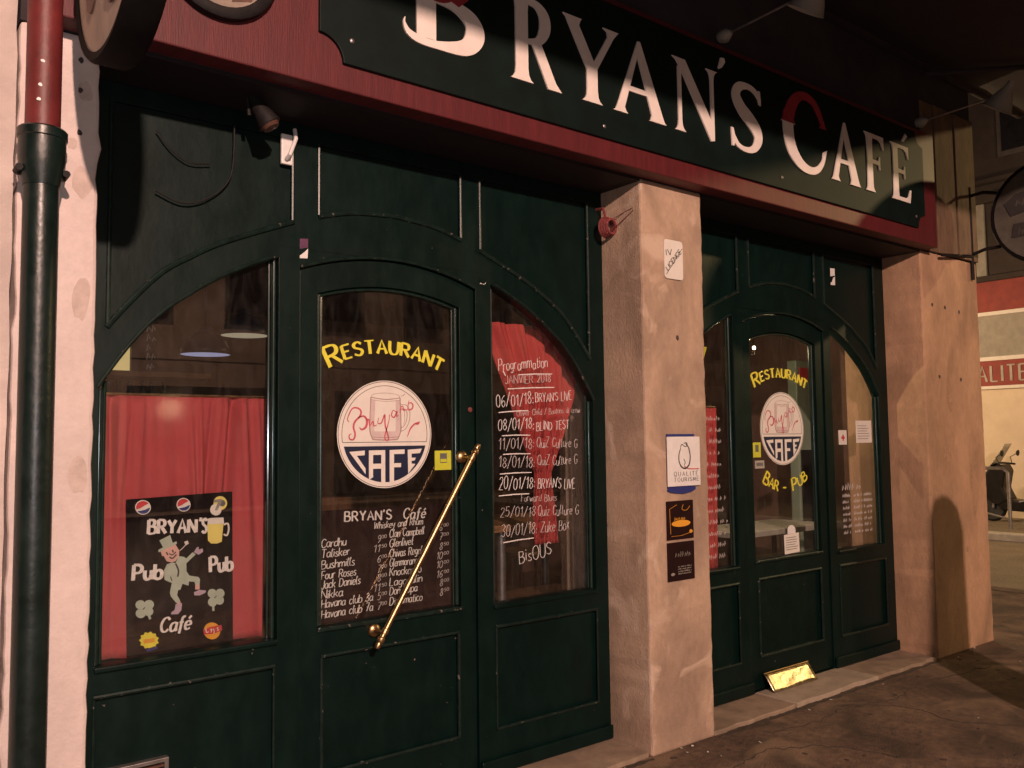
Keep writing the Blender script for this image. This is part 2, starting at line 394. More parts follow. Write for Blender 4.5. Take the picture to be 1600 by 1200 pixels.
g('o', 4.6, '~2.3 6;.4 4.8;.2 1.6;2.3 0;4.4 1.4;4.3 4.8;2.3 6')
g('p', 4.8, '0 6;0 -3.4', '~0 4.4;2.4 6;4.6 4.6;4.4 1.2;2.2 0;0 1.2')
g('r', 3.4, '0 6;0 0', '~0 3.8;1.6 5.8;3.4 5.6')
g('s', 3.8, '~3.6 5.2;2 6;.5 4.8;1.6 3.3;3.5 2;3 .3;1.4 0;0 .9')
g('t', 3.2, '~1.4 9;1.2 2;1.8 .1;3.2 .7', '0 6;3 6')
g('u', 4.6, '~0 6;.1 1.8;1.6 0;3.6 .8;4.4 3', '4.4 6;4.6 0')
g('v', 4.4, '0 6;2.2 0', '2.2 0;4.4 6')
g('w', 6.6, '0 6;1.7 0', '1.7 0;3.3 5', '3.3 5;4.9 0', '4.9 0;6.6 6')
g('x', 4.2, '0 6;4.2 0', '0 0;4.2 6')
g('y', 4.6, '~0 6;.6 2.4;2.4 1.6;4.4 4', '~4.6 6;3.8 -.6;2 -3.2;.4 -2.4')
g('z', 4.2, '0 6;4 6', '4 6;0 0', '0 0;4.2 0')
g('j', 2, '~1.6 6;1.4 -1;.4 -3;-.6 -2.4', '1.6 8;1.6 8.6')
g('q', 4.8, '~4.4 5;2.4 6;.4 4.8;.2 1.4;2.2 0;4.4 1.6', '4.6 6;4.6 -3.4')
g('é', 4.4, '~.3 3;4.2 3.4;3.8 5.4;2.2 6;.5 4.8;.2 2;1.6 0;4.2 .9', '2 7.6;3.8 9.6')
g('É', 5.2, '5 10;0 10', '0 10;0 0', '0 0;5.2 0', '0 5.2;4 5.2', '2 11.2;4 12.8')
g('0', 5, '~2.5 10;.6 8.4;.1 5;.6 1.6;2.5 0;4.4 1.6;4.9 5;4.4 8.4;2.5 10')
g('1', 3, '.2 7.4;2.4 10', '2.4 10;2.2 0')
g('2', 5, '~.3 8;2.4 10;4.6 8.4;3.6 5;.2 .2', '.2 0;5 0')
g('3', 4.8, '~.2 9;2.6 10;4.4 8;2 5.3;4.6 3.2;3 0;0 1')
g('5', 5, '4.6 10;.8 10', '.8 10;.4 5.6', '~.4 5.6;3 6.2;4.8 3.4;3 0;0 .8')
g('6', 4.8, '~4.2 9.6;1.4 7.4;.2 3;2.2 0;4.6 2.2;3 5.2;.4 3.4')
g('7', 5, '0 10;5 10', '5 10;1.6 0', '1.2 5;4.2 5')
g('8', 4.8, '~2.4 5.3;.5 7.6;2.4 10;4.3 7.6;2.4 5.3;.1 2.6;2.4 0;4.7 2.6;2.4 5.3')
g('9', 4.8, '~4.4 6.6;1.8 5;.3 7.6;2.6 10;4.6 7.4;4 3;1.6 0')
g(':', 1.4, '.6 4.2;.6 5.2', '.6 .4;.6 1.4')
g('.', 1.2, '.4 0;.6 .8')
g("'", 1.4, '1 10.6;.3 8')
g('-', 4, '.4 4.4;3.6 4.4')
g('/', 4.6, '0 -1;4.6 10.4')
g(' ', 4, )
def text_width(s, gap): return sum(G[c][0]+gap for c in s) - gap
def write(mb, s, x0, z0, x1, z1, h, wmax, wmin=None, slant=0.0, jit=0.0, y=(0.33, 0.331), gap=2.2, nib=0.9, mapf=None, warp=None, bigfirst=1.0):
    """pen lettering along a base line; each stroke sits a hair proud of the one before"""
    wmin = wmin or wmax*.55
    tw = text_width(s, gap) + (bigfirst-1)*G[s[0]][0]; L = math.hypot(x1-x0, z1-z0)
    ux, uz = (x1-x0)/L, (z1-z0)/L; sx = L/tw; sy = h/10
    pen = 0; k = 0
    for ci, c in enumerate(s):
        wd, sts = G[c]; b = bigfirst if ci == 0 else 1.0
        ja, jb = random.uniform(-jit, jit), random.uniform(-jit, jit)
        for st in sts:
            P = []
            for a, q in st:
                q2 = q*b*sy*(1+jb*.6) + jit*sy*random.uniform(-.25, .25) + ja*h*.6
                a2 = (pen + a*b)*sx + slant*q*b*sy
                if b > 1: q2 -= (b-1)*h*.28
                P.append(warp(a2/L, q2) if warp else (x0+ux*a2-uz*q2, z0+uz*a2+ux*q2))
            W = []
            for i in range(len(P)):
                p, q = P[max(i-1, 0)], P[min(i+1, len(P)-1)]
                an = math.atan2(q[1]-p[1], q[0]-p[0])
                W.append((wmin + (wmax-wmin)*abs(math.sin(an-nib+math.pi/2 - .8)))*(1.25 if b > 1 else 1))
            e = .00004*(k % 12)
            mb.ribbon(P, W, y[0]-e, y[1], mapf); k += 1
        pen += wd*b + gap
    return mb
def scribble(mb, x0, z0, x1, h, wdt, y, mapf=None):
    """unreadable hand lettering: a run of short upright and curved marks"""
    x = x0
    while x < x1:
        ln = random.uniform(.5, 1.0)*h
        mb.ribbon([(x, z0), (x+h*.18, z0+ln), (x+h*.42, z0+ln*.3)], [wdt]*3, y-.00004*random.randint(0, 9), y+.0008, mapf)
        x += h*random.uniform(.45, .75) + (h*.7 if random.random() < .18 else 0)
    return mb

# ================================================================== GROUND
g_ = MB(); g_.add([(-80, -80, -.12), (90, -80, -.12), (90, 90, -.12), (-80, 90, -.12)], [(0, 1, 2, 3)])
structure(g_.build('road', 'road', origin=(0, 0, -.12)))
pv = MB()
pv.plate([[(-14, -4.6), (9.2, -4.6), (9.2, 40), (-14, 40)]], -.12, 0, mapf=lambda a, b, y: (a, b, y))
pave = structure(pv.build('pavement', 'asphalt', origin=(0, 0, 0), bevel=.02))
# threshold stones between the pillars, a step a few centimetres high
def stone(x0, x1, y0, y1, z1, m, jag=.012):
    b = MB(); n = 7
    top = [(x0+(x1-x0)*i/n, y0+random.uniform(-jag, jag)) for i in range(n+1)]
    b.plate([top + [(x1, y1), (x0, y1)]], -.05, z1, mapf=lambda a, c, y: (a, c, y))
    return b.build('threshold_stone', m, pave, bevel=.006)
stone(3.668, 4.40, .012, .31, .022, 'slab'); stone(4.408, 5.30, .015, .31, .026, 'slabpale'); stone(5.308, 6.058, .01, .31, .022, 'slab')
stone(.652, 1.45, .012, .31, .022, 'slab'); stone(1.458, 2.37, .012, .31, .024, 'slab'); stone(2.378, 3.182, .012, .31, .022, 'slab')
def blob(cx, cy, rx, ry, seed, n=40):
    random.seed(seed); ph = [random.uniform(0, 6.28) for _ in range(5)]
    return [(cx+rx*math.cos(a)*(1+.10*math.sin(2*a+ph[0])+.09*math.sin(3*a+ph[1])+.06*math.sin(5*a+ph[2])+.03*math.sin(9*a+ph[3])),
             cy+ry*math.sin(a)*(1+.10*math.sin(2*a+ph[1])+.09*math.sin(3*a+ph[2])+.06*math.sin(4*a+ph[4])+.03*math.sin(8*a+ph[0])))
            for a in [2*math.pi*i/n for i in range(n)]]
random.seed(23)
for k, P in enumerate([[(3.9, -.14), (4.3, -.20), (4.6, -.17), (5.0, -.26), (5.5, -.22), (6.2, -.30)], [(4.75, -.20), (4.9, -.45), (4.85, -.70), (5.1, -1.0)], [(3.0, -.25), (3.35, -.33), (3.7, -.30), (4.0, -.48), (4.1, -.75)]]):
    Q = [(a+random.uniform(-.02, .02), c+random.uniform(-.02, .02)) for a, c in smoothpts(P, 9)]
    b = MB(); b.ribbon(Q, [random.uniform(.002, .006) for _ in Q], .0022+.0004*k, -.002, mapf=lambda a, c, y: (a, c, y)); b.build('crack', 'crackfill', pave)
for x0, x1 in ((3.67, 6.06), (.66, 3.18)):     # dirt gathered along the step
    Q = [(x0+(x1-x0)*i/60, -.012+random.uniform(-.012, .004)) for i in range(61)]
    b = MB(); b.ribbon(Q, [random.uniform(.010, .045) for _ in Q], .0030, -.002, mapf=lambda a, c, y: (a, c, y)); b.build('dirt_line', 'crackfill', pave)
gum = MB()
for k in range(70):
    x, yy = random.uniform(2.8, 8.0), random.uniform(-1.3, -.05); gum.plate([blob(x, yy, random.uniform(.006, .018), random.uniform(.006, .016), 300+k, 9)], .0005, .0016+.00002*k, mapf=lambda a, c, y: (a, c, y))
gum.build('gum_spots', 'crackfill', pave)['kind'] = 'stuff'
random.seed(11)
lit = MB()
for i in range(22):     # crumbs, butts and grit along the foot of the facade
    x = random.uniform(2.6, 6.6); yy = random.uniform(-.9, .0) if random.random() < .6 else random.uniform(-.08, .0)
    a = random.uniform(0, 3.1); l = random.uniform(.003, .011); r_ = random.uniform(.0015, .0035)
    lit.tube([(x-l*math.cos(a), yy-l*math.sin(a), .004+r_), (x+l*math.cos(a), yy+l*math.sin(a), .004+r_)], r_, 5)
lo = lit.build('litter', 'paper', origin=(4.6, -.4, 0)); lo['kind'] = 'stuff'; lo['label'] = 'small crumbs and grit scattered along the foot of the facade'; lo['category'] = 'litter'

# ================================================================== CAFE BUILDING
bld = thing('cafe_building', (3.6, .5, 0), 'cafe building front with pale stone pillars under a dark upper wall', 'building')
def pillar(x0, x1, y0, y1, z1, m, lab):
    b = MB(); nz = 56
    # slightly uneven arrises
    vs = []; fs = []
    for i in range(nz+1):
        z = z1*i/nz
        j = lambda: random.uniform(-.0035, .0035)+(random.uniform(.0, .008)*(-1 if random.random() < .5 else 1) if random.random() < .07 else 0)
        vs += [(x0+j(), y0+j()*.12, z), (x1+j(), y0+j()*.12, z), (x1, y1, z), (x0, y1, z)]
    for i in range(nz):
        for k in range(4):
            k2 = (k+1) % 4; fs.append((i*4+k, i*4+k2, i*4+4+k2, i*4+4+k))
    fs += [(3, 2, 1, 0), tuple(nz*4+k for k in range(4))]
    b.add(vs, fs)
    o = b.build('stone_pillar', m, bld, bevel=.012); o['label'] = lab; return o
p1 = pillar(.412, .645, 0, .62, 2.884, 'plaster', 'pink plastered pillar behind the downpipe')
p2 = pillar(3.19, 3.663, 0, .62, 2.884, 'stone', 'stone pillar carrying the four plaques')
p3 = pillar(6.066, 6.945, 0, .62, 2.884, 'stone2', 'wide corner pillar at the side street')
def patch(parent, cx, cz, rx, rz, seed, m, name='filler_patch', y=-.0011):
    b = MB(); b.plate([[(a, c) for a, c in blob(cx, cz, rx, rz, seed, 22)]], y, .004); return b.build(name, m, parent)
for i, (cx, cz, rx, rz) in enumerate([(.60, 2.70, .022, .035), (.597, 2.40, .028, .05), (.60, 2.02, .026, .07), (.603, 1.46, .03, .055), (.565, 2.52, .015, .02)]):
    patch(p1, cx, cz, rx, rz, 50+i, 'filler')
patch(p2, 3.445, 2.08, .010, .014, 71, 'darkhole', 'nail_hole')
for i, (cx, cz) in enumerate([(6.21, 2.50), (6.40, 2.495), (6.62, 2.48), (6.27, 1.98), (6.60, 1.97)]):
    patch(p3, cx, cz, .014, .014, 72+i, 'darkhole', 'nail_hole')
for i, (cx, cz, rx, rz) in enumerate([(6.42, 1.80, .035, .07), (6.34, 1.42, .05, .07), (6.70, 1.25, .02, .12), (6.72, .98, .02, .05), (6.58, .72, .02, .02), (6.50, .90, .03, .05)]):
    patch(p3, cx, cz, rx, rz, 80+i, 'stainpatch')
for hz in (2.80, 2.70, 2.56): patch(p1, .586, hz, .007, .009, int(hz*100), 'darkhole', 'bolt_hole', -.005)
b = MB(); b.box(.412, 6.945, .001, .62, 2.886, 7.5); b.build('upper_wall', 'upper', bld)
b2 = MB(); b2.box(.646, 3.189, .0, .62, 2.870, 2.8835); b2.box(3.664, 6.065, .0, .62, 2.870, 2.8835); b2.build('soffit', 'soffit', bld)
b = MB(); b.box(6.60, 6.945, .62, 9.0, 0, 7.5); b.build('side_wall', 'far', bld)
# upright boards/quoins beside the sign
for i, (x0, x1, dy) in enumerate([(6.135, 6.31, .012), (6.315, 6.55, .02), (6.555, 6.63, .012), (6.635, 6.94, .022)]):
    b = MB(); b.box(x0, x1, -dy, 0, 2.89, 4.0); b.build('wall_board', 'boards', bld, bevel=.004)
# adjoining house on the left
random.seed(19); nb = MB(); nb.plate([[(-3.0, 0), (.40, 0)] + [(.405+random.uniform(-.004, .003), .06+7.4*i/90) for i in range(90)] + [(.405, 7.5), (-3.0, 7.5)]], .010, .40)
tag(nb.build('neighbouring_wall', 'neighbour'), 'strip of adjoining plaster wall left of the downpipe', 'wall')

# ================================================================== SHOPFRONTS
ARCH_OUT = smoothpts([(0, 2.545), (.2, 2.528), (.36, 2.487), (.5, 2.437), (.75, 2.33), (.87, 2.262), (1.0, 2.17), (1.17, 1.968), (1.25, 1.82)], 6)
ARCH_IN = smoothpts([(.50, 2.318), (.53, 2.302), (.65, 2.25), (.78, 2.18), (.91, 2.09), (1.0, 2.015), (1.1, 1.895), (1.2, 1.74), (1.26, 1.60)], 6)
FY = .285
def shopfront(x0, x1, c, hx0, hx1, label, door_label):
    T = thing('timber_shopfront', ((x0+x1)/2, .3, 0), label, 'shopfront', 'arched green shopfronts')
    ao = lambda x: lerp_table(ARCH_OUT, abs(x-c)); ai = lambda x: lerp_table(ARCH_IN, abs(x-c))
    lin = lambda a, b, n: [a+(b-a)*i/n for i in range(n+1)]
    zd = lambda x: 2.350-.083*((x-c)/.441)**2
    zg = lambda x: 2.232-.058*((x-c)/.355)**2
    wl = [(hx0, .79), (c-.53, .79)] + [(x, ai(x)) for x in lin(c-.53, hx0, 18)]
    wr = [(c+.53, .79), (hx1, .79)] + [(x, ai(x)) for x in lin(hx1, c+.53, 18)]
    do = [(c-.441, .03), (c+.441, .03)] + [(x, zd(x)) for x in lin(c+.441, c-.441, 14)]
    ul = [(x, ao(x)+.012) for x in lin(hx0+.02, c-.47, 16)] + [(c-.47, 2.80), (hx0+.02, 2.80)]
    uc = [(x, ao(x)+.012) for x in lin(c-.362, c+.362, 14)] + [(c+.362, 2.80), (c-.362, 2.80)]
    ur = [(x, ao(x)+.012) for x in lin(c+.465, hx1-.02, 16)] + [(hx1-.02, 2.80), (c+.465, 2.80)]
    ll = [(hx0, .225), (c-.54, .225), (c-.54, .68), (hx0, .68)]
    lr = [(c+.54, .225), (hx1, .225), (hx1, .68), (c+.54, .68)]
    out = [(x0+.002, .024), (x1-.002, .024), (x1-.002, 2.868), (x0+.002, 2.868)]
    f = MB(); f.plate([out, wl, wr, do, ul, uc, ur, ll, lr], FY, FY+.06); f.build('frame', 'green', T, bevel=.004)
    # upper panels with their mouldings
    def moulding(parent, pts, r=.009, y=FY-.001):
        m = MB(); m.tube([(a, y, b) for a, b in pts], r, 8); return m.build('moulding', 'mould', parent, smooth=True)
    grow = lambda P, e: P
    for q, (a0, a1) in ((ul, (hx0+.02, c-.47)), (uc, (c-.362, c+.362)), (ur, (c+.465, hx1-.02))):
        p = MB(); mid = [(a0-.01, 0)]
        P2 = [(x, ao(x)-.002) for x in lin(a0-.012, a1+.012, 14)] + [(a1+.012, 2.812), (a0-.012, 2.812)]
        p.plate([P2], FY+.016, FY+.03); pn = p.build('upper_panel', 'green', T)
        moulding(pn, [(a0+.004, ao(a0)+.012), (a0+.004, 2.80)], .008)
        moulding(pn, [(a1-.004, ao(a1)+.012), (a1-.004, 2.80)], .008)
        moulding(pn, [(x, ao(x)+.006) for x in lin(a0, a1, 22)], .011)
    # inner edge moulding of the arch over the side windows
    for a0, a1 in ((hx0-.004, c-.55), (c+.55, hx1+.004)):
        moulding(T, [(x, ai(x)+.010) for x in lin(a0, a1, 20)], .007)
    moulding(T, [(x, zd(x)+.006) for x in lin(c-.44, c+.44, 20)], .007)
    for a0, a1, P in ((hx0, c-.54, ll), (c+.54, hx1, lr)):
        p = MB(); p.box(a0-.01, a1+.01, FY+.018, FY+.034, .215, .69); pn = p.build('lower_panel', 'green', T)
        moulding(pn, [(a0, .688), (a1, .688)], .009); moulding(pn, [(a0, .222), (a1, .222)], .008)
        moulding(pn, [(a0+.003, .225), (a0+.003, .685)], .005); moulding(pn, [(a1-.003, .225), (a1-.003, .685)], .005)
    # windows
    panes = []
    for W, a0, a1 in ((wl, hx0, c-.53), (wr, c+.53, hx1)):
        p = MB(); P2 = [(max(a0-.006, min(a1+.006, x+(.006 if x > (a0+a1)/2 else -.006))), z+(.006 if z > 1 else -.006)) for x, z in W]
        p.plate([P2], FY+.043, FY+.047); pn = p.build('window_pane', 'glass', T); panes.append(pn)
        for xx, sg in ((a0, 1), (a1, -1)):
            m = MB(); m.tube([(xx+sg*.010, FY+.030, .792), (xx+sg*.010, FY+.030, ai(xx)-.004)], .0105, 10)
            m.tube([(xx+sg*.027, FY+.036, .792), (xx+sg*.027, FY+.036, ai(xx+sg*.02)-.006)], .006, 8)
            m.build('glazing_bead', 'bead', pn, smooth=True)
        m = MB(); m.box(a0, a1, FY-.012, FY+.042, .768, .7895); m.build('sill', 'green', T, bevel=.006)
    m = MB(); m.box(x0+.003, c-.443, FY-.022, FY-.0005, .026, .095); m.build('plinth', 'green', T, bevel=.008)
    m = MB(); m.box(c+.443, x1-.003, FY-.022, FY-.0005, .026, .095); m.build('plinth', 'green', T, bevel=.008)
    # door leaf
    leaf = [(c-.436, .036), (c+.436, .036)] + [(x, zd(x)-.006) for x in lin(c+.436, c-.436, 14)]
    gl = [(c-.355, .805), (c+.355, .805)] + [(x, zg(x)) for x in lin(c+.355, c-.355, 14)]
    kp = [(c-.34, .232), (c+.34, .232), (c+.34, .682), (c-.34, .682)]
    d = MB(); d.plate([leaf, gl, kp], FY+.010, FY+.055); D = d.build('door', 'green', T, bevel=.004); D['label'] = door_label
    p = MB(); p.plate([[(x+(.005 if x > c else -.005), z+(.005 if z > 1 else -.005)) for x, z in gl]], FY+.042, FY+.046); p.build('glass_pane', 'glass', D)
    m = MB(); m.box(c-.35, c+.35, FY+.026, FY+.040, .222, .692); m.build('kick_panel', 'green', D)
    for sg in (-1, 1):
        m = MB(); m.tube([(c+sg*.345, FY+.034, .81), (c+sg*.345, FY+.034, zg(c+.345)-.004)], .0105, 10)
        m.tube([(c+sg*.329, FY+.039, .81), (c+sg*.329, FY+.039, zg(c+.33)-.004)], .0055, 8); m.build('glazing_bead', 'bead', D, smooth=True)
    m = MB(); m.tube([(x, FY+.034, zg(x)-.008) for x in lin(c-.345, c+.345, 16)], .009, 8); m.build('glazing_bead', 'bead', D, smooth=True)
    m = MB(); m.box(c-.355, c+.355, FY-.004, FY+.041, .788, .8045); m.build('glazing_ledge', 'mould', D, bevel=.004)
    for P in ([(c-.34, .690), (c+.34, .690)], [(c-.34, .226), (c+.34, .226)], [(c-.337, .23), (c-.337, .685)], [(c+.337, .23), (c+.337, .685)]):
        m = MB(); m.tube([(a, FY+.010, b) for a, b in P], .008, 8); m.build('moulding', 'mould', D, smooth=True)
    return T, D, panes
S1, D1, PN1 = shopfront(.645, 3.19, 1.913, .722, 3.104, 'dark green arched timber shopfront between pink and middle pillars, glazed left bay', 'door with the diagonal brass pull')
S2, D2, PN2 = shopfront(3.663, 6.066, 4.808, 3.77, 5.945, 'dark green arched timber shopfront between middle and corner pillars, right bay', 'door with the sloping metal plate at its foot')

# --- brass pull handle on the nearer door
def handle(D, p0, p1):
    p0, p1 = Vector(p0), Vector(p1); d = (p1-p0).normalized()
    m = MB(); m.tube([p0, p1], .0125, 12)
    for q, s in ((p0, -1), (p1, 1)):
        m.lathe([(.0105, -.035), (.016, -.03), (.016, -.012), (.0115, -.008), (.0115, .004), (.017, .010), (.017, .022), (.012, .03), (.014, .042), (.010, .054), (.0, .058)], q, d*s, 14)
    a = p0 + d*.012; e = p1 - d*.012
    for q in (a, e):
        m.tube([q, (q.x, FY+.012, q.z)], .010, 10)
        m.lathe([(.030, 0), (.030, .006), (.024, .014), (.011, .02)], (q.x, FY+.009, q.z), (0, -1, 0), 18)
    m.build('pull_handle', 'brass', D, smooth=True)
handle(D1, (1.808, .205, .752), (2.278, .205, 1.492))

# --- arc lettering on both doors
def arc_warp(cx, cz, rad, a0, a1, flip=False):
    def f(u, q):
        a = R(a0+(a1-a0)*u)
        r_ = rad + (q if not flip else -q)
        return (cx+r_*math.cos(a), cz+r_*math.sin(a))
    return f
for D, c in ((D1, 1.913), (D2, 4.822)):
    m = MB(); random.seed(3)
    write(m, 'RESTAURANT', 0, 0, .60, 0, .058, .0155, .006, y=(.3255, .3275), gap=2.2, warp=arc_warp(c-.016, 1.343, .600, 116.8, 62.2), bigfirst=1.5)
    # spurs on the feet of the letters
    m.build('lettering', 'yellow', D)
m = MB()
write(m, 'BAR', 0, 0, .165, 0, .062, .0125, .0055, y=(.3255, .3275), gap=1.8, warp=arc_warp(4.83, 1.62, .415, 235, 258, True), bigfirst=1.3); m.build('lettering', 'yellow', D2); m = MB()
write(m, '-', 0, 0, .03, 0, .06, .011, .009, y=(.3255, .3275), warp=arc_warp(4.83, 1.62, .415, 265, 271, True)); m.build('lettering', 'yellow', D2); m = MB()
write(m, 'PUB', 0, 0, .165, 0, .062, .0125, .0055, y=(.3255, .3275), gap=1.8, warp=arc_warp(4.83, 1.62, .415, 281, 306, True), bigfirst=1.3)
m.build('lettering', 'yellow', D2)

# --- programme written on the right pane of the nearer bay
random.seed(5)
PR = [('Programmation', 2.52, 1.891, 2.83, 1.923, .062, .0052), ('JANVIER 2018', 2.558, 1.828, 2.849, 1.852, .045, .0048),
      ('06/01/18:', 2.502, 1.717, 2.735, 1.738, .066, .0056), ("BRYAN'S LIVE", 2.748, 1.742, 2.989, 1.761, .050, .0052),
      ('Olivier Child / Boulons di crew', 2.627, 1.675, 3.045, 1.696, .034, .0030),
      ('08/01/18:', 2.511, 1.606, 2.735, 1.610, .062, .0056), ('BLIND TEST', 2.752, 1.604, 2.968, 1.612, .050, .0054),
      ('11/01/18:', 2.513, 1.512, 2.735, 1.514, .060, .0050), ('QuiZ Culture G', 2.752, 1.518, 3.022, 1.515, .054, .0048),
      ('18/01/18:', 2.513, 1.425, 2.735, 1.422, .060, .0050), ('QuiZ Culture G', 2.755, 1.428, 3.02, 1.430, .054, .0048),
      ('20/01/18:', 2.512, 1.323, 2.735, 1.318, .066, .0056), ("BRYAN'S LIVE", 2.755, 1.316, 3.0, 1.308, .056, .0054),
      ('Forward Blues', 2.648, 1.255, 2.876, 1.249, .040, .0036),
      ('25/01/18', 2.518, 1.188, 2.735, 1.180, .056, .0044), ('Quiz Culture G', 2.752, 1.180, 3.023, 1.172, .054, .0046),
      ('30/01/18:', 2.524, 1.097, 2.745, 1.093, .060, .0050), ('Zuke Box', 2.770, 1.100, 2.956, 1.100, .060, .0048),
      ('BisOUS', 2.632, .960, 2.837, .985, .072, .0052)]
for s, a, z, a2, z2, h, wd in PR:
    m = MB(); write(m, s, a, z, a2, z2, h*.88, wd*.56, wd*.36, slant=.08, jit=.16, y=(.3262, .3278), gap=1.7); m.build('lettering', 'chalk' if wd > .005 else 'chalkdim', PN1[1])
for a, z, a2, z2 in [(2.64, 1.878, 2.86, 1.890), (2.572, 1.806, 2.872, 1.822), (2.515, 1.690, 2.70, 1.702), (2.535, 1.578, 2.71, 1.580), (2.54, 1.488, 2.71, 1.488),
                     (2.52, 1.394, 2.715, 1.396), (2.512, 1.290, 2.70, 1.292), (2.535, 1.066, 2.725, 1.074), (2.545, 1.892, 2.56, 1.870)]:
    m = MB(); m.ribbon([(a, z), ((a+a2)/2, (z+z2)/2+.002), (a2, z2)], [.0045, .0055, .004], .3261, .3278); m.build('underline', 'chalk', PN1[1])
# --- unreadable pen writing on the right bay's panes
random.seed(9); m = MB()
for k in range(13): scribble(m, 4.02+random.uniform(0, .05), 1.66-k*.068, 4.21+random.uniform(-.05, .03), .030, .0034, .3270)
m.build('lettering', 'chalkdim', PN2[0])['kind'] = 'stuff'
m = MB()
scribble(m, 5.49, 1.185, 5.72, .050, .006, .3270)
for k in range(7):
    for a, e in ((5.49, 5.58), (5.63, 5.73), (5.76, 5.86)): scribble(m, a, 1.135-k*.042, e, .026, .0042, .3270)
m.build('lettering', 'chalkdim', PN2[1])['kind'] = 'stuff'

# ================================================================== ROUND DOOR STICKERS
def emblem(cx, cz, label):
    T = thing('round_sticker', (cx, .326, cz-.235), label, 'sticker', 'round beer mug stickers on the doors')
    y = .3268
    b = MB(); b.plate([circle(cx, cz, .235, 64)], y, .3274); b.build('disc', 'paper', T)
    b = MB()
    b.plate([circle(cx, cz, .231, 64), circle(cx, cz, .2285, 64)], y-.0004, y+.0002)
    a = 8; zc = cz-.035; ang = math.degrees(math.asin(-.035/.212)); 
    seg_o = circle(cx, cz-.0, .212, 48, -ang*0+ang, 180-ang); seg_i = circle(cx, cz, .2095, 48, ang, 180-ang)
    b.ribbon(seg_o, [.0022]*len(seg_o), y-.0005, y+.0002); b.ribbon([seg_o[-1], seg_o[0]], [.0026, .0026], y-.0006, y+.0002)
    b.build('ring', 'ink', T)
    a2 = math.degrees(math.asin(-.052/.210))
    b = MB(); b.plate([circle(cx, cz, .210, 40, 180-a2, 360+a2)], y-.0004, y+.0002); b.build('band', 'navy', T)
    # CAFE in slanting capitals
    b = MB(); yy = (y-.0009, y-.0002); t = .020
    L = lambda P, w_=t: b.plate([[(cx+p, cz+q) for p, q in P]], *yy)
    L([(-.178, -.075), (-.104, -.070), (-.104, -.090), (-.142, -.092), (-.100, -.148), (-.100, -.172)])
    L([(-.084, -.070), (-.004, -.070), (-.004, -.212), (-.024, -.214), (-.024, -.150), (-.064, -.150), (-.064, -.186), (-.084, -.196)])
    L([(.018, -.070), (.094, -.068), (.094, -.088), (.040, -.088), (.040, -.128), (.076, -.128), (.076, -.146), (.040, -.146), (.040, -.208), (.018, -.214)])
    L([(.110, -.070), (.184, -.066), (.174, -.086), (.130, -.088), (.130, -.106), (.152, -.106), (.146, -.118), (.130, -.120), (.130, -.132), (.150, -.134), (.112, -.176)])
    b.m = [0]*len(b.f)
    # dark counter of the A
    b.use(1); b.plate([[(cx-.064, cz-.090), (cx-.024, cz-.090), (cx-.024, cz-.128), (cx-.064, cz-.128)]], y-.0013, y-.001); b.use(0)
    b.build('lettering', ['paper', 'navy'], T)
    # drawn mug: tones, outline and handle
    b = MB(); X = lambda p, q: (cx+p, cz+q)
    body = [(-.074, .150), (-.078, .02), (-.076, -.005), (-.064, -.022), (.058, -.022), (.070, -.005), (.074, .02), (.072, .150)]
    b.use(1); b.plate([[X(*p) for p in [(-.074, .15), (-.078, .02), (-.076, -.005), (-.064, -.022), (-.050, -.022), (-.058, .02), (-.052, .15)]]], y-.0004, y)
    b.plate([[X(*p) for p in [(.072, .15), (.074, .02), (.070, -.005), (.058, -.022), (.038, -.022), (.050, .02), (.050, .15)]]], y-.0004, y)
    b.plate([[X(*p) for p in [(-.06, .012), (.052, .012), (.040, -.020), (-.048, -.020)]]], y-.00055, y)
    b.use(0)
    S_ = lambda P, w_: b.ribbon(smoothpts([X(*p) for p in P], 5), [w_]*len(smoothpts(P, 5)), y-.0008, y)
    S_([(-.074, .160), (-.079, .05), (-.078, .01), (-.066, -.022)], .005); S_([(.072, .160), (.076, .05), (.074, .01), (.060, -.022)], .005)
    S_([(-.066, -.023), (0, -.026), (.060, -.023)], .006); S_([(-.070, -.012), (0, -.016), (.066, -.012)], .003)
    S_([(-.074, .160), (0, .152), (.072, .160)], .004); S_([(-.074, .150), (0, .143), (.072, .150)], .002)
    S_([(-.074, .160), (-.06, .174), (0, .180), (.058, .174), (.072, .160)], .002)
    S_([(.074, .130), (.105, .128), (.122, .10), (.118, .055), (.098, .022), (.076, .012)], .003); S_([(.076, .112), (.098, .110), (.108, .09), (.104, .058), (.090, .034), (.076, .028)], .003)
    S_([(.092, .112), (.096, .07), (.090, .04)], .002)
    for p in ((.080, .168), (.088, .171), (.094, .176)): S_([p, (p[0]+.004, p[1]+.002)], .004)
    b.build('mug_drawing', ['sepia', 'sepia2'], T)
    # red script across the mug
    b = MB()
    def V(P, w0, w1):
        Q = smoothpts([X(*p) for p in P], 6); n = len(Q)
        b.ribbon(Q, [w0+(w1-w0)*math.sin(math.pi*i/(n-1)) for i in range(n)], y-.0012, y-.0009)
    V([(-.178, .052), (-.186, .066), (-.165, .108), (-.138, .112), (-.122, .098), (-.128, .076), (-.150, .055), (-.158, .03), (-.150, .0), (-.158, -.022), (-.176, -.02), (-.178, -.004), (-.168, .002)], .003, .009)
    V([(-.136, .070), (-.110, .078), (-.094, .060), (-.098, .032), (-.118, .020), (-.130, .030)], .003, .011)
    V([(-.094, .06), (-.084, .062), (-.080, .03)], .003, .007); V([(-.078, .036), (-.064, .055), (-.060, .036), (-.046, .040)], .003, .006)
    V([(-.036, .072), (-.040, .048), (-.022, .05), (-.006, .085), (-.004, .04), (.012, -.015), (.004, -.028), (-.006, -.01), (.014, .055), (.018, .086)], .003, .007)
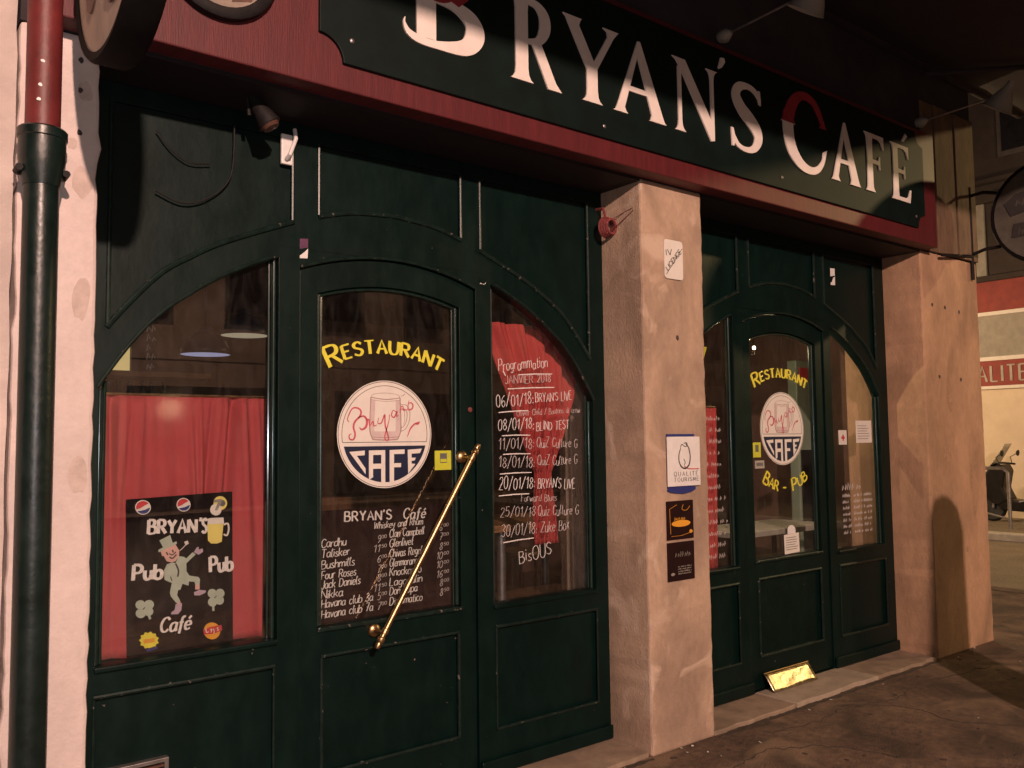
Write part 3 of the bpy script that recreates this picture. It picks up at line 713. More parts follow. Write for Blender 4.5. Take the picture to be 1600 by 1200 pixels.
    V([(.052, .096), (.036, .104), (.028, .082), (.042, .074), (.056, .100), (.054, .078), (.064, .084)], .003, .006)
    V([(.070, .094), (.076, .118), (.086, .122), (.090, .104), (.098, .106)], .003, .005)
    V([(.070, .108), (.110, .108)], .0025, .004); V([(.116, .136), (.128, .140), (.138, .128), (.132, .112), (.112, .110), (.118, .150)], .003, .007)
    V([(.108, -.014), (.124, .022), (.146, .044), (.172, .054)], .002, .008); V([(.150, .044), (.166, .046), (.172, .056)], .003, .008)
    b.build('script', 'script', T)['kind'] = 'stuff'
    return T
emblem(1.895, 1.589, 'round white sticker with beer mug on the door behind the brass pull')
emblem(4.815, 1.612, 'round white sticker with beer mug on the farther door, right bay')

def card(name, x0, x1, z0, z1, y, m, label, cat, group=None, t=.0012, tilt=0, extra=None):
    cx, cz = (x0+x1)/2, (z0+z1)/2
    ro = lambda a, b: (cx+(a-cx)*math.cos(tilt)-(b-cz)*math.sin(tilt), cz+(a-cx)*math.sin(tilt)+(b-cz)*math.cos(tilt))
    T = thing(name, (cx, y, z0), label, cat, group)
    b = MB(); b.plate([[ro(x0, z0), ro(x1, z0), ro(x1, z1), ro(x0, z1)]], y, y+t); b.build('card', m, T)
    if extra: extra(T)
    return T
def quad(T, name, x0, x1, z0, z1, y, m, t=.0004):
    b = MB(); b.box(x0, x1, y, y+t, z0, z1); return b.build(name, m, T)
card('square_sticker', 2.148, 2.238, 1.424, 1.512, .3262, 'lime', 'lime yellow square sticker beside the nearer door\'s round emblem', 'sticker',
     extra=lambda T: (quad(T, 'print', 2.176, 2.214, 1.456, 1.500, .3256, 'grey'), quad(T, 'caption', 2.178, 2.212, 1.460, 1.474, .3252, 'lime')))
card('square_sticker', 4.500, 4.578, 1.432, 1.525, .3262, 'lime', 'lime yellow square sticker on the farther door beside its round emblem', 'sticker',
     extra=lambda T: quad(T, 'print', 4.522, 4.556, 1.466, 1.510, .3256, 'grey'))
card('small_sticker', 4.515, 4.610, 1.362, 1.412, .3262, 'kerb', 'small grey sticker under the lime one on the farther door', 'sticker',
     extra=lambda T: quad(T, 'print', 4.530, 4.595, 1.378, 1.398, .3256, 'grey'))
def cross(T):
    quad(T, 'cross', 5.498, 5.540, 1.540, 1.556, .3255, 'logored'); quad(T, 'cross_upright', 5.512, 5.526, 1.526, 1.570, .3250, 'logored')
card('notice', 5.466, 5.566, 1.500, 1.600, .3262, 'paper', 'small white notice with red cross on the farthest window pane', 'notice', extra=cross)
def lines(x0, x1, z0, z1, n, y):
    def f(T):
        b = MB()
        for i in range(n):
            z = z1-(z1-z0)*(i+.5)/n; b.box(x0, x1-random.uniform(0, .3)*(x1-x0), y-.0003, y, z-.002, z+.002)
        b.build('print', 'grey', T)
    return f
card('notice', 5.690, 5.895, 1.510, 1.668, .3262, 'paper', 'larger white paper notice at the right edge of the farthest pane', 'notice', extra=lines(5.71, 5.87, 1.53, 1.64, 6, .3262))
card('menu_card', 4.785, 4.945, .812, .935, .318, 'paper', 'white printed card standing on the farther door\'s glass ledge', 'card', tilt=.03, t=.003, extra=lines(4.80, 4.93, .83, .92, 6, .3178))
b = MB(); b.plate([[(4.825, .936), (4.91, .936), (4.91, .955)] + [(4.868+.042*math.cos(R(a)), .955+.035*math.sin(R(a))) for a in range(0, 181, 20)][1:] ], .319, .323)
tag(b.build('round_tag', 'white', bevel=.001), 'white round-topped tag above the printed card on the farther door', 'tag')

# ================================================================== MENU BOARD in the nearer door
mbx = thing('menu_board', (1.913, .335, .80), 'dark brown drinks menu board behind the nearer door\'s glass, hand lettered', 'menu board')
b = MB(); b.box(1.560, 2.266, .3345, .3395, .808, 1.272); b.build('panel', 'choc', mbx)
random.seed(12); MY = (.3330, .3343)
b = MB(); write(b, "BRYAN'S", 1.700, 1.222, 1.925, 1.217, .040, .0075, .0045, jit=.05, y=MY, gap=2.2); write(b, 'Café', 1.985, 1.215, 2.098, 1.212, .044, .0065, .004, slant=.15, jit=.05, y=MY, gap=1.8)
b.build('heading', 'chalk', mbx)
b = MB(); write(b, 'Whiskey and Rhum', 1.838, 1.180, 2.085, 1.184, .030, .0030, .002, slant=.2, jit=.06, y=MY, gap=1.6)
left = [('Cardhu', 1.120, 1.705, '9'), ('Talisker', 1.078, 1.722, '11'), ('Bushmills', 1.033, 1.745, '6'), ('Four Roses', .990, 1.752, '7'), ('Jack Daniels', .952, 1.772, '8'),
        ('Nikka', .911, 1.690, '11'), ('Havana club 3a', .874, 1.832, '5'), ('Havana club 7a', .832, 1.832, '7')]
right = [('Clan Campbell', 1.138, 2.092, '6'), ('Glenlivet', 1.096, 2.035, '7'), ('Chivas Regal', 1.052, 2.080, '8'), ('Glenmorangie', 1.011, 2.075, '10'), ('Knockando', .971, 2.075, '10'),
         ('Lagavulin', .928, 2.080, '16'), ('Don Papa', .889, 2.055, '8'), ('Diplomatico', .846, 2.080, '8')]
for s, z, x1, p in left: write(b, s, 1.593, z, x1, z+.003, .034, .0038, .0023, slant=.14, jit=.06, y=MY, gap=1.2)
for s, z, x1, p in right: write(b, s, 1.915, z, x1, z+.002, .034, .0036, .0021, slant=.14, jit=.06, y=MY, gap=1.2)
b.build('lettering', 'chalk', mbx)
b = MB()
for i, (s, z, x1, p) in enumerate(left):
    zz = z+.002 if i else z; x = 1.855 if len(p) == 1 else 1.836
    write(b, p, x, zz, x+(.014 if len(p) == 1 else .030), zz, .032, .0030, .002, slant=.2, y=MY, gap=1.5)
    write(b, '50' if i in (1, 5) else '00', 1.876, zz+.017, 1.900, zz+.019, .014, .0020, .0015, slant=.2, y=MY, gap=1.5)
for i, (s, z, x1, p) in enumerate(right):
    zz = z+.010; x = 2.175 if len(p) == 1 else 2.158
    write(b, p, x, zz, x+(.014 if len(p) == 1 else .030), zz, .032, .0030, .002, slant=.2, y=MY, gap=1.5)
    write(b, '50' if i in (2, 7) else '00', 2.198, zz+.017, 2.224, zz+.019, .014, .0020, .0015, slant=.2, y=MY, gap=1.5)
b.build('prices', 'chalkdim', mbx)

# ================================================================== PUB BOARD in the left window
pb = thing('pub_board', (1.035, .36, .79), 'black painted pub board with dancing man and shamrocks, before red curtain', 'board')
PX0, PX1, PZ0, PZ1 = .838, 1.236, .790, 1.362
b = MB(); b.plate([[(PX0+.012, PZ0), (PX1, PZ0), (PX1-.008, PZ1+.006), (PX0, PZ1-.006)]], .360, .366); b.build('panel', 'black', pb)
def K(X, Y):   # sketch grid of the board: 690 wide, 1040 high, its top and foot slanting
    u = (X-65)/690; v = (Y-(130-50*u))/((1170-115*u)-(130-50*u))
    return (PX0+(PX1-PX0)*u, PZ1+(PZ0-PZ1)*v)
PY = .3595
def poly(mb, pts, lvl=0): mb.plate([[K(*p) for p in pts]], PY-.0004*lvl, .3605)
def disc(mb, X, Y, r_, lvl=0, sq=1.0, a0=0, a1=360): poly(mb, [(X+r_*math.cos(R(a)), Y+r_*sq*math.sin(R(a))) for a in [a0+(a1-a0)*i/24 for i in range(24 if a1-a0 >= 360 else 25)]], lvl)
def pen(mb, pts, w_, lvl=2):
    Q = smoothpts([K(*p) for p in pts], 5); mb.ribbon(Q, [w_]*len(Q), PY-.0004*lvl, .3602)
# round drinks logos
b = MB()
for X, Y, r_ in ((165, 190, 48), (418, 167, 45)):
    b.use(0); disc(b, X, Y, r_, 0)
    b.use(1); poly(b, [(X+r_*.88*math.cos(R(a)), Y-r_*.88*math.sin(R(a))) for a in range(38, 201, 9)] + [(X-r_*.3, Y+r_*.1), (X+r_*.2, Y-r_*.25)], 1)
    b.use(2); poly(b, [(X+r_*.88*math.cos(R(a)), Y-r_*.88*math.sin(R(a))) for a in range(218, 371, 9)] + [(X+r_*.25, Y+r_*.32), (X-r_*.25, Y+r_*.45)], 1)
b.build('round_logo', ['paper', 'logored', 'logoblue'], pb)
b = MB(); b.use(1); disc(b, 660, 150, 46, 0); b.use(2); disc(b, 630, 195, 38, 1); b.use(0); poly(b, [(615, 128), (668, 122), (668, 142), (640, 200), (622, 200), (642, 146), (615, 148)], 2); b.use(3); disc(b, 672, 150, 22, 1)
b.build('round_logo', ['fargrey', 'beer', 'paper', 'grey'], pb)
b = MB(); b.use(0); random.seed(4); poly(b, [(215+(62 if i % 2 else 50)*math.cos(2*math.pi*i/22), 1056+(58 if i % 2 else 48)*math.sin(2*math.pi*i/22)) for i in range(22)], 0)
b.use(1); poly(b, [(180, 1050), (248, 1038), (248, 1066), (182, 1078)], 1); b.use(2); poly(b, [(195, 1112), (262, 1090), (268, 1108), (205, 1130)], 0)
b.build('round_logo', ['yellow', 'orange', 'logoblue'], pb)
b = MB(); b.use(0); disc(b, 613, 990, 55, 0); b.use(1); poly(b, [(556, 985), (600, 965), (675, 950), (680, 985), (625, 1008), (560, 1015)], 1); b.use(2); pen(b, [(572, 975), (576, 1000), (590, 995)], .003, 3); pen(b, [(600, 985), (612, 978), (606, 1000)], .003, 3); pen(b, [(620, 975), (628, 990), (634, 972), (624, 1006)], .003, 3); pen(b, [(655, 966), (645, 972), (656, 982), (645, 988)], .003, 3)
b.build('round_logo', ['orange', 'logored', 'paper'], pb)
# beer glass
b = MB(); b.use(0); poly(b, [(578, 255), (600, 250), (682, 245), (686, 285), (576, 292)], 0); b.use(1); poly(b, [(574, 292), (682, 286), (672, 405), (640, 418), (600, 418), (580, 400)], 1)
b.use(0); pen(b, [(684, 292), (712, 285), (718, 325), (706, 362), (684, 355)], .0065, 2); b.build('beer_glass', ['paper', 'beer'], pb)
# hand-painted words
b = MB(); random.seed(2)
def word(s, P0, P1, hpx, wmax, wmin, slant=0, gap=2.0):
    p0, p1 = K(*P0), K(*P1); h = K(P0[0], P0[1]-hpx)[1]-p0[1]
    write(b, s, p0[0], p0[1], p1[0], p1[1], h, wmax, wmin, slant=slant, jit=.06, y=(PY-.0004, .3602), gap=gap)
word('BRYAN', (200, 366), (500, 345), 88, .0125, .007); word("'S", (522, 352), (568, 350), 96, .0105, .006)
word('Pub', (112, 668), (285, 655), 100, .0135, .008); word('Pub', (598, 610), (745, 588), 98, .0130, .008); word('Café', (280, 1002), (468, 980), 92, .0095, .005, .15, 1.4)
b.build('lettering', 'chalk', pb)
# shamrocks
for X, Y in ((185, 848), (638, 768)):
    b = MB()
    for k, (dx, dy) in enumerate(((-26, -22), (26, -24), (-24, 34), (22, 20))): disc(b, X+dx, Y+dy, 30, k)
    pen(b, [(X-2, Y+8), (X+22, Y+40), (X+34, Y+70)] if X < 400 else [(X-4, Y+8), (X-18, Y+50), (X-18, Y+92)], .008, 4); b.build('shamrock', 'sage', pb)
# dancing man in a pale green suit
b = MB()
b.use(0)
poly(b, [(268, 405), (335, 368), (352, 420), (376, 408), (378, 425), (330, 452), (285, 478), (264, 482), (264, 466), (292, 450)], 0)
poly(b, [(318, 560), (352, 548), (372, 552), (390, 505), (425, 510), (440, 520), (480, 478), (500, 492), (440, 552), (442, 605), (462, 632), (520, 640), (530, 655), (528, 690), (500, 690), (494, 672), (458, 670), (456, 698), (418, 686), (404, 725), (390, 728), (384, 760), (405, 800), (380, 812), (345, 770), (338, 745), (350, 682), (330, 674), (304, 662), (300, 600)], 1)
b.use(1); poly(b, [(278, 478), (300, 462), (370, 430), (394, 470), (392, 505), (370, 540), (345, 548), (315, 540), (296, 505), (286, 508)], 2)
poly(b, [(500, 690), (528, 690), (528, 722), (500, 722)], 0); poly(b, [(384, 805), (404, 798), (408, 816), (386, 822)], 0)
b.use(2); poly(b, [(488, 478), (505, 448), (518, 442), (520, 460), (545, 452), (548, 474), (520, 494)], 2)
poly(b, [(492, 740), (528, 724), (570, 728), (566, 742), (530, 760), (494, 760)], 2); poly(b, [(376, 818), (416, 812), (412, 858), (392, 884), (348, 886), (350, 872), (370, 858)], 2)
b.use(3); pen(b, [(330, 490), (350, 498), (372, 478)], .004, 4); pen(b, [(332, 512), (352, 520), (376, 495)], .005, 4); pen(b, [(312, 480), (322, 500)], .005, 4); pen(b, [(350, 465), (356, 482)], .005, 4); pen(b, [(372, 555), (390, 600), (386, 640)], .006, 4); pen(b, [(340, 640), (350, 668)], .003, 4)
b.use(4); pen(b, [(396, 470), (416, 452), (434, 430)], .0022, 4); poly(b, [(424, 412), (446, 402), (454, 422), (436, 434)], 4)
b.build('painted_man', ['sage', 'skin', 'lilac', 'ink', 'paper'], pb)

# ================================================================== CURTAINS
def curtain(name_label, fn, nu, nv, m, rod=None):
    T = thing('curtain', fn(.5, 0), name_label, 'curtain')
    b = MB(); b.sheet(fn, nu, nv); b.build('fabric', m, T, smooth=True, thick=.0015)
    if rod: b = MB(); b.tube(rod, .006, 8); b.build('rod', 'brass', T, smooth=True)
    return T
def f1(u, v):
    x = .66+u*.722-(.02*u*(1-v)) + .018*(1-v)*math.sin(15*u)
    fold = 0
    for c, w_, d, k in FOLDS:
        q = (u-c-k*(1-v))/(w_*(1+.8*(1-v))); fold -= d*math.exp(-q*q)*(.55+.45*math.sin(2.6*(1-v)+9*c))
    y = .404+fold+.006*math.sin(13*u+1.2)+.0025*math.sin(47*u+3*v)
    z = .775+v*.962 + (.012*math.sin(9*u) if v < .02 else 0)
    y = max(y, .384+.25*(y-.384)) if y < .384 else y
    if v > .965: y = .404+.3*(y-.404)
    y = max(y, .3705)
    return (x, y, z)
random.seed(17)
FOLDS = [(.04+.96*k/15+random.uniform(-.025, .025), random.uniform(.012, .030), random.choice((1, 1, -1))*random.uniform(.016, .045), random.uniform(-.09, .09)) for k in range(15)]
curtain('wide dull red curtain across the lower left window behind pub board', f1, 260, 24, 'curtain', [(.66, .402, 1.742), (1.385, .402, 1.742)])
TL = [(1.02, 2.815), (1.20, 2.812), (1.381, 2.828), (1.6, 2.735), (1.784, 2.66), (1.964, 2.575), (2.145, 2.50), (2.35, 2.47)]
TR = [(1.02, 2.956), (1.20, 2.940), (1.381, 2.915), (1.6, 3.02), (1.784, 3.09), (1.964, 3.11), (2.145, 3.11), (2.35, 3.11)]
def f2(u, v):
    z = 1.025+v*1.12; a, e = lerp_table(TL, z), lerp_table(TR, z)
    x = a+(e-a)*u; wd = (e-a)
    y = .425+.018*math.sin(u*30+1.5*math.sin(v*3))*(.4+wd)+.008*math.sin(u*67+v*3)
    return (x, y, z)
curtain('bright red curtain tied narrow behind the handwritten programme', f2, 90, 40, 'curtainr')
def f3(u, v): return (3.70+u*.55, .415+.012*math.sin(u*40+2*v)+.006*math.sin(u*91), .76+v*.98)
curtain('red curtain behind the pane just right of the middle pillar', f3, 70, 10, 'curtainr', [(3.70, .415, 1.745), (4.25, .415, 1.745)])

# ================================================================== CAFE SIGN
sg = thing('cafe_sign', (3.3, -.1, 2.89), 'long red and green fascia sign reading Bryan\'s Café in cream capitals', 'sign')
b = MB(); b.box(.50, 6.125, -.100, -.0005, 2.885, 3.70); b.build('backboard', 'red', sg, bevel=.006)
N = []
def notch(cx, cz, r_, a0, a1): return [(cx+r_*math.cos(R(a)), cz+r_*math.sin(R(a))) for a in [a0+(a1-a0)*i/8 for i in range(9)]]
L0, L1, B0, B1 = 1.368, 5.93, 2.985, 3.662
pl = notch(L0, B0, .098, 90, 0) + notch(L1, B0, .098, 180, 90) + notch(L1, B1, .098, 270, 180) + notch(L0, B1, .098, 0, -90)
b = MB(); b.plate([pl], -.116, -.0995); b.build('green_panel', 'signgreen', sg, bevel=.003)
for x, z in ((1.50, 3.08), (1.50, 3.57), (2.83, 3.04), (4.25, 3.05), (5.80, 3.06), (2.6, 3.62)):
    b = MB(); b.lathe([(.010, 0), (.010, .002), (.006, .005), (0, .0055)], (x, -.116, z), (0, -1, 0), 10); b.build('screw', 'steel', sg, smooth=True)
LF, LB = -.1235, -.1155
class Glyph:
    def __init__(s, x, z, h): s.x, s.z, s.h, s.k, s.b = x, z, h, 0, MB()
    def P(s, a, c): return (s.x+a, s.z+c)
    def poly(s, pts): s.b.plate([[s.P(*p) for p in pts]], LF-.00008*s.k, LB); s.k += 1
    def stem(s, xb, xt, t, sb=.03, st=.03, h0=0, h1=None, tt=None):
        h1 = s.h if h1 is None else h1; tt = tt or t; q = .075*s.h/.39*.39/.39; q = .038
        s.poly([(xb-sb, h0), (xb+t+sb, h0), (xb+t+sb*.45, h0+.012), (xb+t+sb*.12, h0+.030), (xb+t+(xt-xb)*.12, h0+.06),
                (xt+tt-(xt-xb)*.12, h1-.06), (xt+tt+st*.12, h1-.030), (xt+tt+st*.45, h1-.012), (xt+tt+st, h1), (xt-st, h1), (xt-st*.45, h1-.012), (xt-st*.12, h1-.030), (xt-(xt-xb)*.12, h1-.06),
                (xb+(xt-xb)*.12, h0+.06), (xb-sb*.12, h0+.030), (xb-sb*.45, h0+.012)])
    def bow(s, pts, k=8):
        Q = smoothpts(pts, k); s.b.ribbon([s.P(a, c) for a, c, _ in Q], [q[2] for q in Q], LF-.00008*s.k, LB); s.k += 1
    def done(s, mats=('letter',), split=None):
        o = s.b.build('letter', list(mats), sg)
        if split:
            bm = bmesh.new(); bm.from_mesh(o.data)
            zc = split-BASE[o].z
            bmesh.ops.bisect_plane(bm, geom=bm.verts[:]+bm.edges[:]+bm.faces[:], plane_co=(0, 0, zc), plane_no=(.0, 0, 1))
            for f in bm.faces: f.material_index = 1 if f.calc_center_median().z > zc else 0
            bm.to_mesh(o.data); bm.free()
        return o
H = .385
# B (taller, upper bowl red)
q = Glyph(1.735, 3.155, .455)
q.poly([(.050, .03), (.142, .03), (.142, .44), (.050, .44)])
q.bow([(.135, .206, .024), (.240, .202, .046), (.318, .165, .080), (.338, .105, .096), (.285, .040, .068), (.150, .014, .034), (.06, .016, .034), (.012, .032, .026), (-.008, .066, .010), (-.004, .088, .003)])
q.b.use(1)
q.bow([(.135, .443, .026), (.205, .438, .038), (.252, .400, .060), (.256, .325, .062), (.215, .250, .050), (.175, .216, .034), (.130, .206, .020)])
q.poly([(-.01, .455), (.145, .455), (.145, .434), (.06, .434), (.03, .444)])
q.poly([(.20, .225), (.335, .290), (.300, .245), (.255, .205)])
q.done(('letter', 'letterred'))
# R
q = Glyph(2.262, 3.135, H); q.stem(.030, .030, .070, .030, .028)
q.bow([(.095, .372, .026), (.155, .366, .038), (.196, .325, .060), (.198, .262, .062), (.160, .202, .040), (.095, .186, .020)])
q.poly([(.118, .190), (.178, .190), (.262, .030), (.296, -.004), (.215, -.004)])
q.done()
# Y
q = Glyph(2.572, 3.135, H); q.stem(.145, .145, .068, .032, .0, 0, .18)
q.poly([(.0, .385), (.118, .385), (.108, .372), (.100, .350), (.205, .175), (.200, .150), (.148, .150), (.030, .350), (.018, .372)])
q.poly([(.255, .385), (.360, .385), (.345, .370), (.325, .348), (.212, .165), (.170, .165), (.285, .348), (.282, .372)])
q.done()
def bigA(x, wd, h=H):
    q = Glyph(x, 3.135, h)
    q.poly([(0, 0), (.100, 0), (.088, .010), (.078, .028), (wd*.50, h*.90), (wd*.47, h), (.028, .032), (.016, .010)])
    q.poly([(wd*.47, h), (wd*.52, h), (wd-.024, .032), (wd-.012, .010), (wd, 0), (wd-.122, 0), (wd-.112, .012), (wd-.106, .032), (wd*.44, h*.86)])
    q.poly([(wd*.24, .118), (wd*.74, .118), (wd*.72, .144), (wd*.26, .144)]); return q.done()
bigA(2.887, .375)
# N
q = Glyph(3.322, 3.135, H); q.stem(.036, .036, .026, .030, .0, 0, .34)
q.poly([(-.005, H), (.095, H), (.305, .095), (.318, .0), (.292, -.006), (.056, .335), (.024, .372)])
q.stem(.296, .296, .026, .0, .034, .0, H); q.done()
q = Glyph(3.690, 3.135, H); q.poly([(.0, .420), (.022, .478), (.052, .482), (.060, .462), (.030, .424), (.008, .412)]); q.done()
# S
q = Glyph(3.792, 3.135, H)
q.bow([(.262, .300, .006), (.250, .335, .030), (.205, .366, .030), (.140, .374, .034), (.070, .352, .056), (.046, .300, .072), (.090, .238, .080), (.160, .190, .086), (.222, .138, .082), (.236, .085, .066), (.196, .030, .044), (.130, .010, .030), (.060, .020, .028), (.018, .060, .030), (.004, .100, .006)])
q.poly([(.246, .372), (.262, .372), (.268, .290), (.252, .296), (.238, .340)]); q.poly([(.0, .010), (.016, .010), (.032, .052), (.014, .110), (-.004, .112)])
q.done()
# C (taller, upper part red with flared ends)
q = Glyph(4.262, 3.130, .475)
q.bow([(.432, .150, .012), (.405, .085, .030), (.345, .030, .042), (.262, .012, .048), (.165, .040, .070), (.085, .120, .092), (.058, .240, .098), (.085, .345, .092), (.150, .425, .066), (.235, .460, .046), (.325, .440, .046), (.385, .380, .042), (.410, .330, .030)])
q.poly([(.385, .300), (.455, .300), (.440, .318), (.428, .350), (.400, .345), (.400, .322)]); q.poly([(.412, .150), (.455, .170), (.440, .130), (.425, .090), (.405, .110)])
q.poly([(-.010, .262), (.130, .262), (.112, .285), (.112, .33), (.018, .33), (.012, .290)])
q.done(('letter', 'letterred'), 3.392)
bigA(4.757, .335)
def bigF(x, e=False):
    q = Glyph(x, 3.135, H); q.stem(.030, .030, .062, .028, .028)
    q.poly([(.085, .385), (.235, .385), (.235, .300), (.225, .300), (.205, .345), (.175, .360), (.085, .360)])
    q.poly([(.085, .215), (.165, .215), (.175, .245), (.185, .245), (.185, .158), (.175, .158), (.165, .188), (.085, .188)])
    if e:
        q.poly([(.085, 0), (.240, 0), (.258, .090), (.246, .090), (.220, .042), (.185, .026), (.085, .026)])
        q.poly([(.150, .415), (.178, .415), (.232, .462), (.205, .478)])
    return q.done()
bigF(5.152); bigF(5.476, True)
# round plaque on the red part
T = thing('round_plaque', (.995, -.1, 3.015), 'round dark-rimmed plaque on the red fascia left of the green sign', 'plaque')
b = MB(); b.lathe([(.205, 0), (.205, .03), (.195, .038), (.170, .038), (.165, .030)], (.995, -.101, 3.222), (0, -1, 0), 40); b.build('rim', 'metal', T, smooth=True)
b = MB(); b.lathe([(.166, .028), (.166, .031)], (.995, -.101, 3.222), (0, -1, 0), 40); b.build('face', 'cream', T)
b = MB(); b.plate([[(1.03, 3.08), (1.10, 3.10), (1.14, 3.16), (1.06, 3.19)]], -.1335, -.1315); b.build('print', 'brown', T)

# sign floodlights on arms
def sign_lamp(x, label):
    T = thing('sign_lamp', (x, -.12, 3.75), label, 'lamp', 'sign lamps on arms')
    b = MB(); b.lathe([(.030, -.02), (.034, .0), (.034, .03), (.022, .045), (.012, .06)], (x, -.10, 3.755), (0, -1, 0), 14); b.tube([(x, -.115, 3.72), (x, -.115, 3.755)], .020, 10); b.build('wall_mount', 'fargrey', T, smooth=True)
    b = MB(); b.tube([(x, -.14, 3.757), (x, -.40, 3.765), (x, -.66, 3.775)], .0065, 8); b.build('arm', 'steel', T, smooth=True)
    b = MB(); b.lathe([(.022, .06), (.028, .02), (.045, -.01), (.075, -.07), (.095, -.12), (.100, -.125), (.090, -.12), (.045, -.03), (.0, -.02)], (x, -.68, 3.79), (.0, -.55, .83), 18); b.build('lamp_shade', 'fargrey', T, smooth=True)
sign_lamp(3.765, 'unlit sign lamp on a thin arm above the word Bryan\'s'); sign_lamp(5.935, 'unlit sign lamp on a thin arm above the end of Café')

# awning above the sign
aw = thing('awning', (3.6, 0, 3.8), 'dark wine red awning stretched out above the fascia sign', 'awning')
AX0, AX1 = -.4, 7.80
def aw_z(y): return 4.26+.205*y
b = MB(); b.sheet(lambda u, v: (AX0+(AX1-AX0)*u, -2.2*v, aw_z(-2.2*v)-.02*math.sin(math.pi*v)-.004*math.sin(u*90)), 40, 8); b.build('fabric', 'awning', aw, smooth=True, thick=.002)
b = MB(); b.box(AX0, AX1, -2.24, -2.195, 3.765, 3.815); b.build('front_bar', 'upper', aw, bevel=.006)
b = MB(); b.sheet(lambda u, v: (AX0+(AX1-AX0)*u, -2.236-.006*math.sin(u*120), 3.77-.012*v), 120, 2); b.build('valance', 'awning', aw, thick=.002)
b = MB(); b.tube([(AX0, -.05, 4.27), (AX1, -.05, 4.27)], .05, 12); b.build('roller', 'awning', aw, smooth=True)
for x in (.7, 6.2):
    b = MB(); b.tube([(x, -.03, 4.20), (x+.35, -1.1, 4.0), (x, -2.2, 3.80)], .018, 8); b.build('folding_arm', 'upper', aw, smooth=True)

# round signs hanging out from the wall
def round_sign(x, cy, cz, rad, face, label, wall_y, mark):
    T = thing('round_hanging_sign', (x, cy, cz-rad), label, 'sign', 'round signs hanging out over the pavement')
    b = MB(); t = .045
    b.lathe([(rad-.03, -t), (rad-.008, -t-.004), (rad, -t+.008), (rad, t-.008), (rad-.008, t+.004), (rad-.03, t)], (x, cy, cz), (1, 0, 0), 48, caps=False); b.build('rim', 'signrim', T, smooth=True)
    for s_ in (-1, 1):
        b = MB(); b.lathe([(rad-.025, s_*(t-.012)), (rad-.025, s_*(t-.004))], (x, cy, cz), (1, 0, 0), 48); b.build('face', face, T)
    xf = x-t-.002   # print on the face towards the camera: (across, up) with across pointing away from the wall
    mp = lambda a, c, y: (xf+y, cy-a, cz+c)
    b = MB()
    if mark == 0:
        for i, P in enumerate([blob(-.12, .10, .07, .10, 5), blob(.10, -.20, .10, .06, 6), blob(.16, .12, .08, .05, 7), blob(-.16, -.14, .05, .05, 8)]): b.plate([P], -.0008, .003, mapf=mp)
    else:
        b.plate([[(-.28, .10), (-.20, .16), (.0, .19), (.20, .16), (.28, .10), (.24, .04), (.28, -.02), (.0, .04), (-.24, -.0)]], -.0008, .003, mapf=mp)
        b.plate([[(-.22, -.06), (.22, -.06), (.24, -.16), (-.24, -.16)]], -.0008, .003, mapf=mp)
    b.build('print', 'brown' if mark == 0 else 'ink', T)['kind'] = 'stuff'
    if mark:
        random.seed(21); b = MB(); mq = lambda a, c, y: (xf-.0015+y*0, cy-a, cz+c) if y < .05 else (xf, cy-a, cz+c)
        scribble(b, -.20, .07, .19, .07, .010, 0, mapf=lambda a, c, y: (xf-.0016+(.0006 if y > .0004 else 0), cy-a, cz+c))
        scribble(b, -.19, -.14, .19, .05, .008, 0, mapf=lambda a, c, y: (xf-.0016+(.0006 if y > .0004 else 0), cy-a, cz+c)); b.build('lettering', 'dimface', T)
    b = MB()
    if wall_y is not None:
        for dz in ((.20, -.20) if mark else (.25, .33)):
            e = math.sqrt(rad*rad-dz*dz)
            b.tube([(x, wall_y, cz+dz*1.15), (x, (wall_y+cy+e)/2, cz+dz*1.1+.02), (x, cy+e-.015, cz+dz)], .013, 8)
        if mark: b.tube([(x, wall_y-.018, cz-.42), (x, wall_y-.018, cz+.30)], .014, 8)
        if mark: b.tube([(x, wall_y-.02, cz-.24), (x-.55, wall_y-.05, cz-.30)], .012, 8)
    b.build('bracket', 'metal', T, smooth=True)
    return T
round_sign(.568, -.60, 2.955, .375, 'cream', 'round cream sign hanging edge-on beside the red downpipe top', -.10, 0)
round_sign(6.84, -.565, 3.165, .385, 'dimface', 'round dark sign on an iron bracket at the far corner', 0, 1)

# ================================================================== DOWNPIPE
dp = thing('downpipe', (.467, -.085, 0), 'cast iron downpipe, red above and green below, on the pink pillar', 'downpipe')
b = MB(); b.lathe([(.050, .0), (.050, 2.40)], (.467, -.085, 0), (0, 0, 1), 24); b.build('lower_pipe', 'pipegreen', dp, smooth=True)
b = MB(); b.lathe([(.052, 2.34), (.056, 2.36), (.062, 2.40), (.066, 2.42), (.066, 2.485), (.070, 2.488), (.070, 2.512), (.064, 2.518), (.052, 2.518)], (.467, -.085, 0), (0, 0, 1), 24); b.build('socket', 'pipegreen', dp, smooth=True)
b = MB(); b.lathe([(.0495, 2.45), (.0495, 6.5)], (.467, -.085, 0), (0, 0, 1), 24); b.build('upper_pipe', 'pipered', dp, smooth=True)
b = MB(); b.lathe([(.057, 2.37), (.057, 2.40)], (.467, -.085, 0), (0, 0, 1), 24)
for s_ in (-1, 1):
    b.box(.467+s_*.05-.016, .467+s_*.05+.016, -.09, -.08, 2.368, 2.402); b.tube([(.467+s_*.064, -.115, 2.385), (.467+s_*.064, -.06, 2.385)], .011, 8)
b.box(.46, .474, -.04, .004, 2.372, 2.398); b.build('clamp', 'metal', dp, smooth=False)
b = MB(); random.seed(8)
for x, z in ((.455, 2.715), (.450, 2.64), (.447, 2.595)):
    b.plate([blob(x, z, .006, .005, int(z*100), 10)], -.1345, -.128)
b.build('paint_chip', 'white', dp)

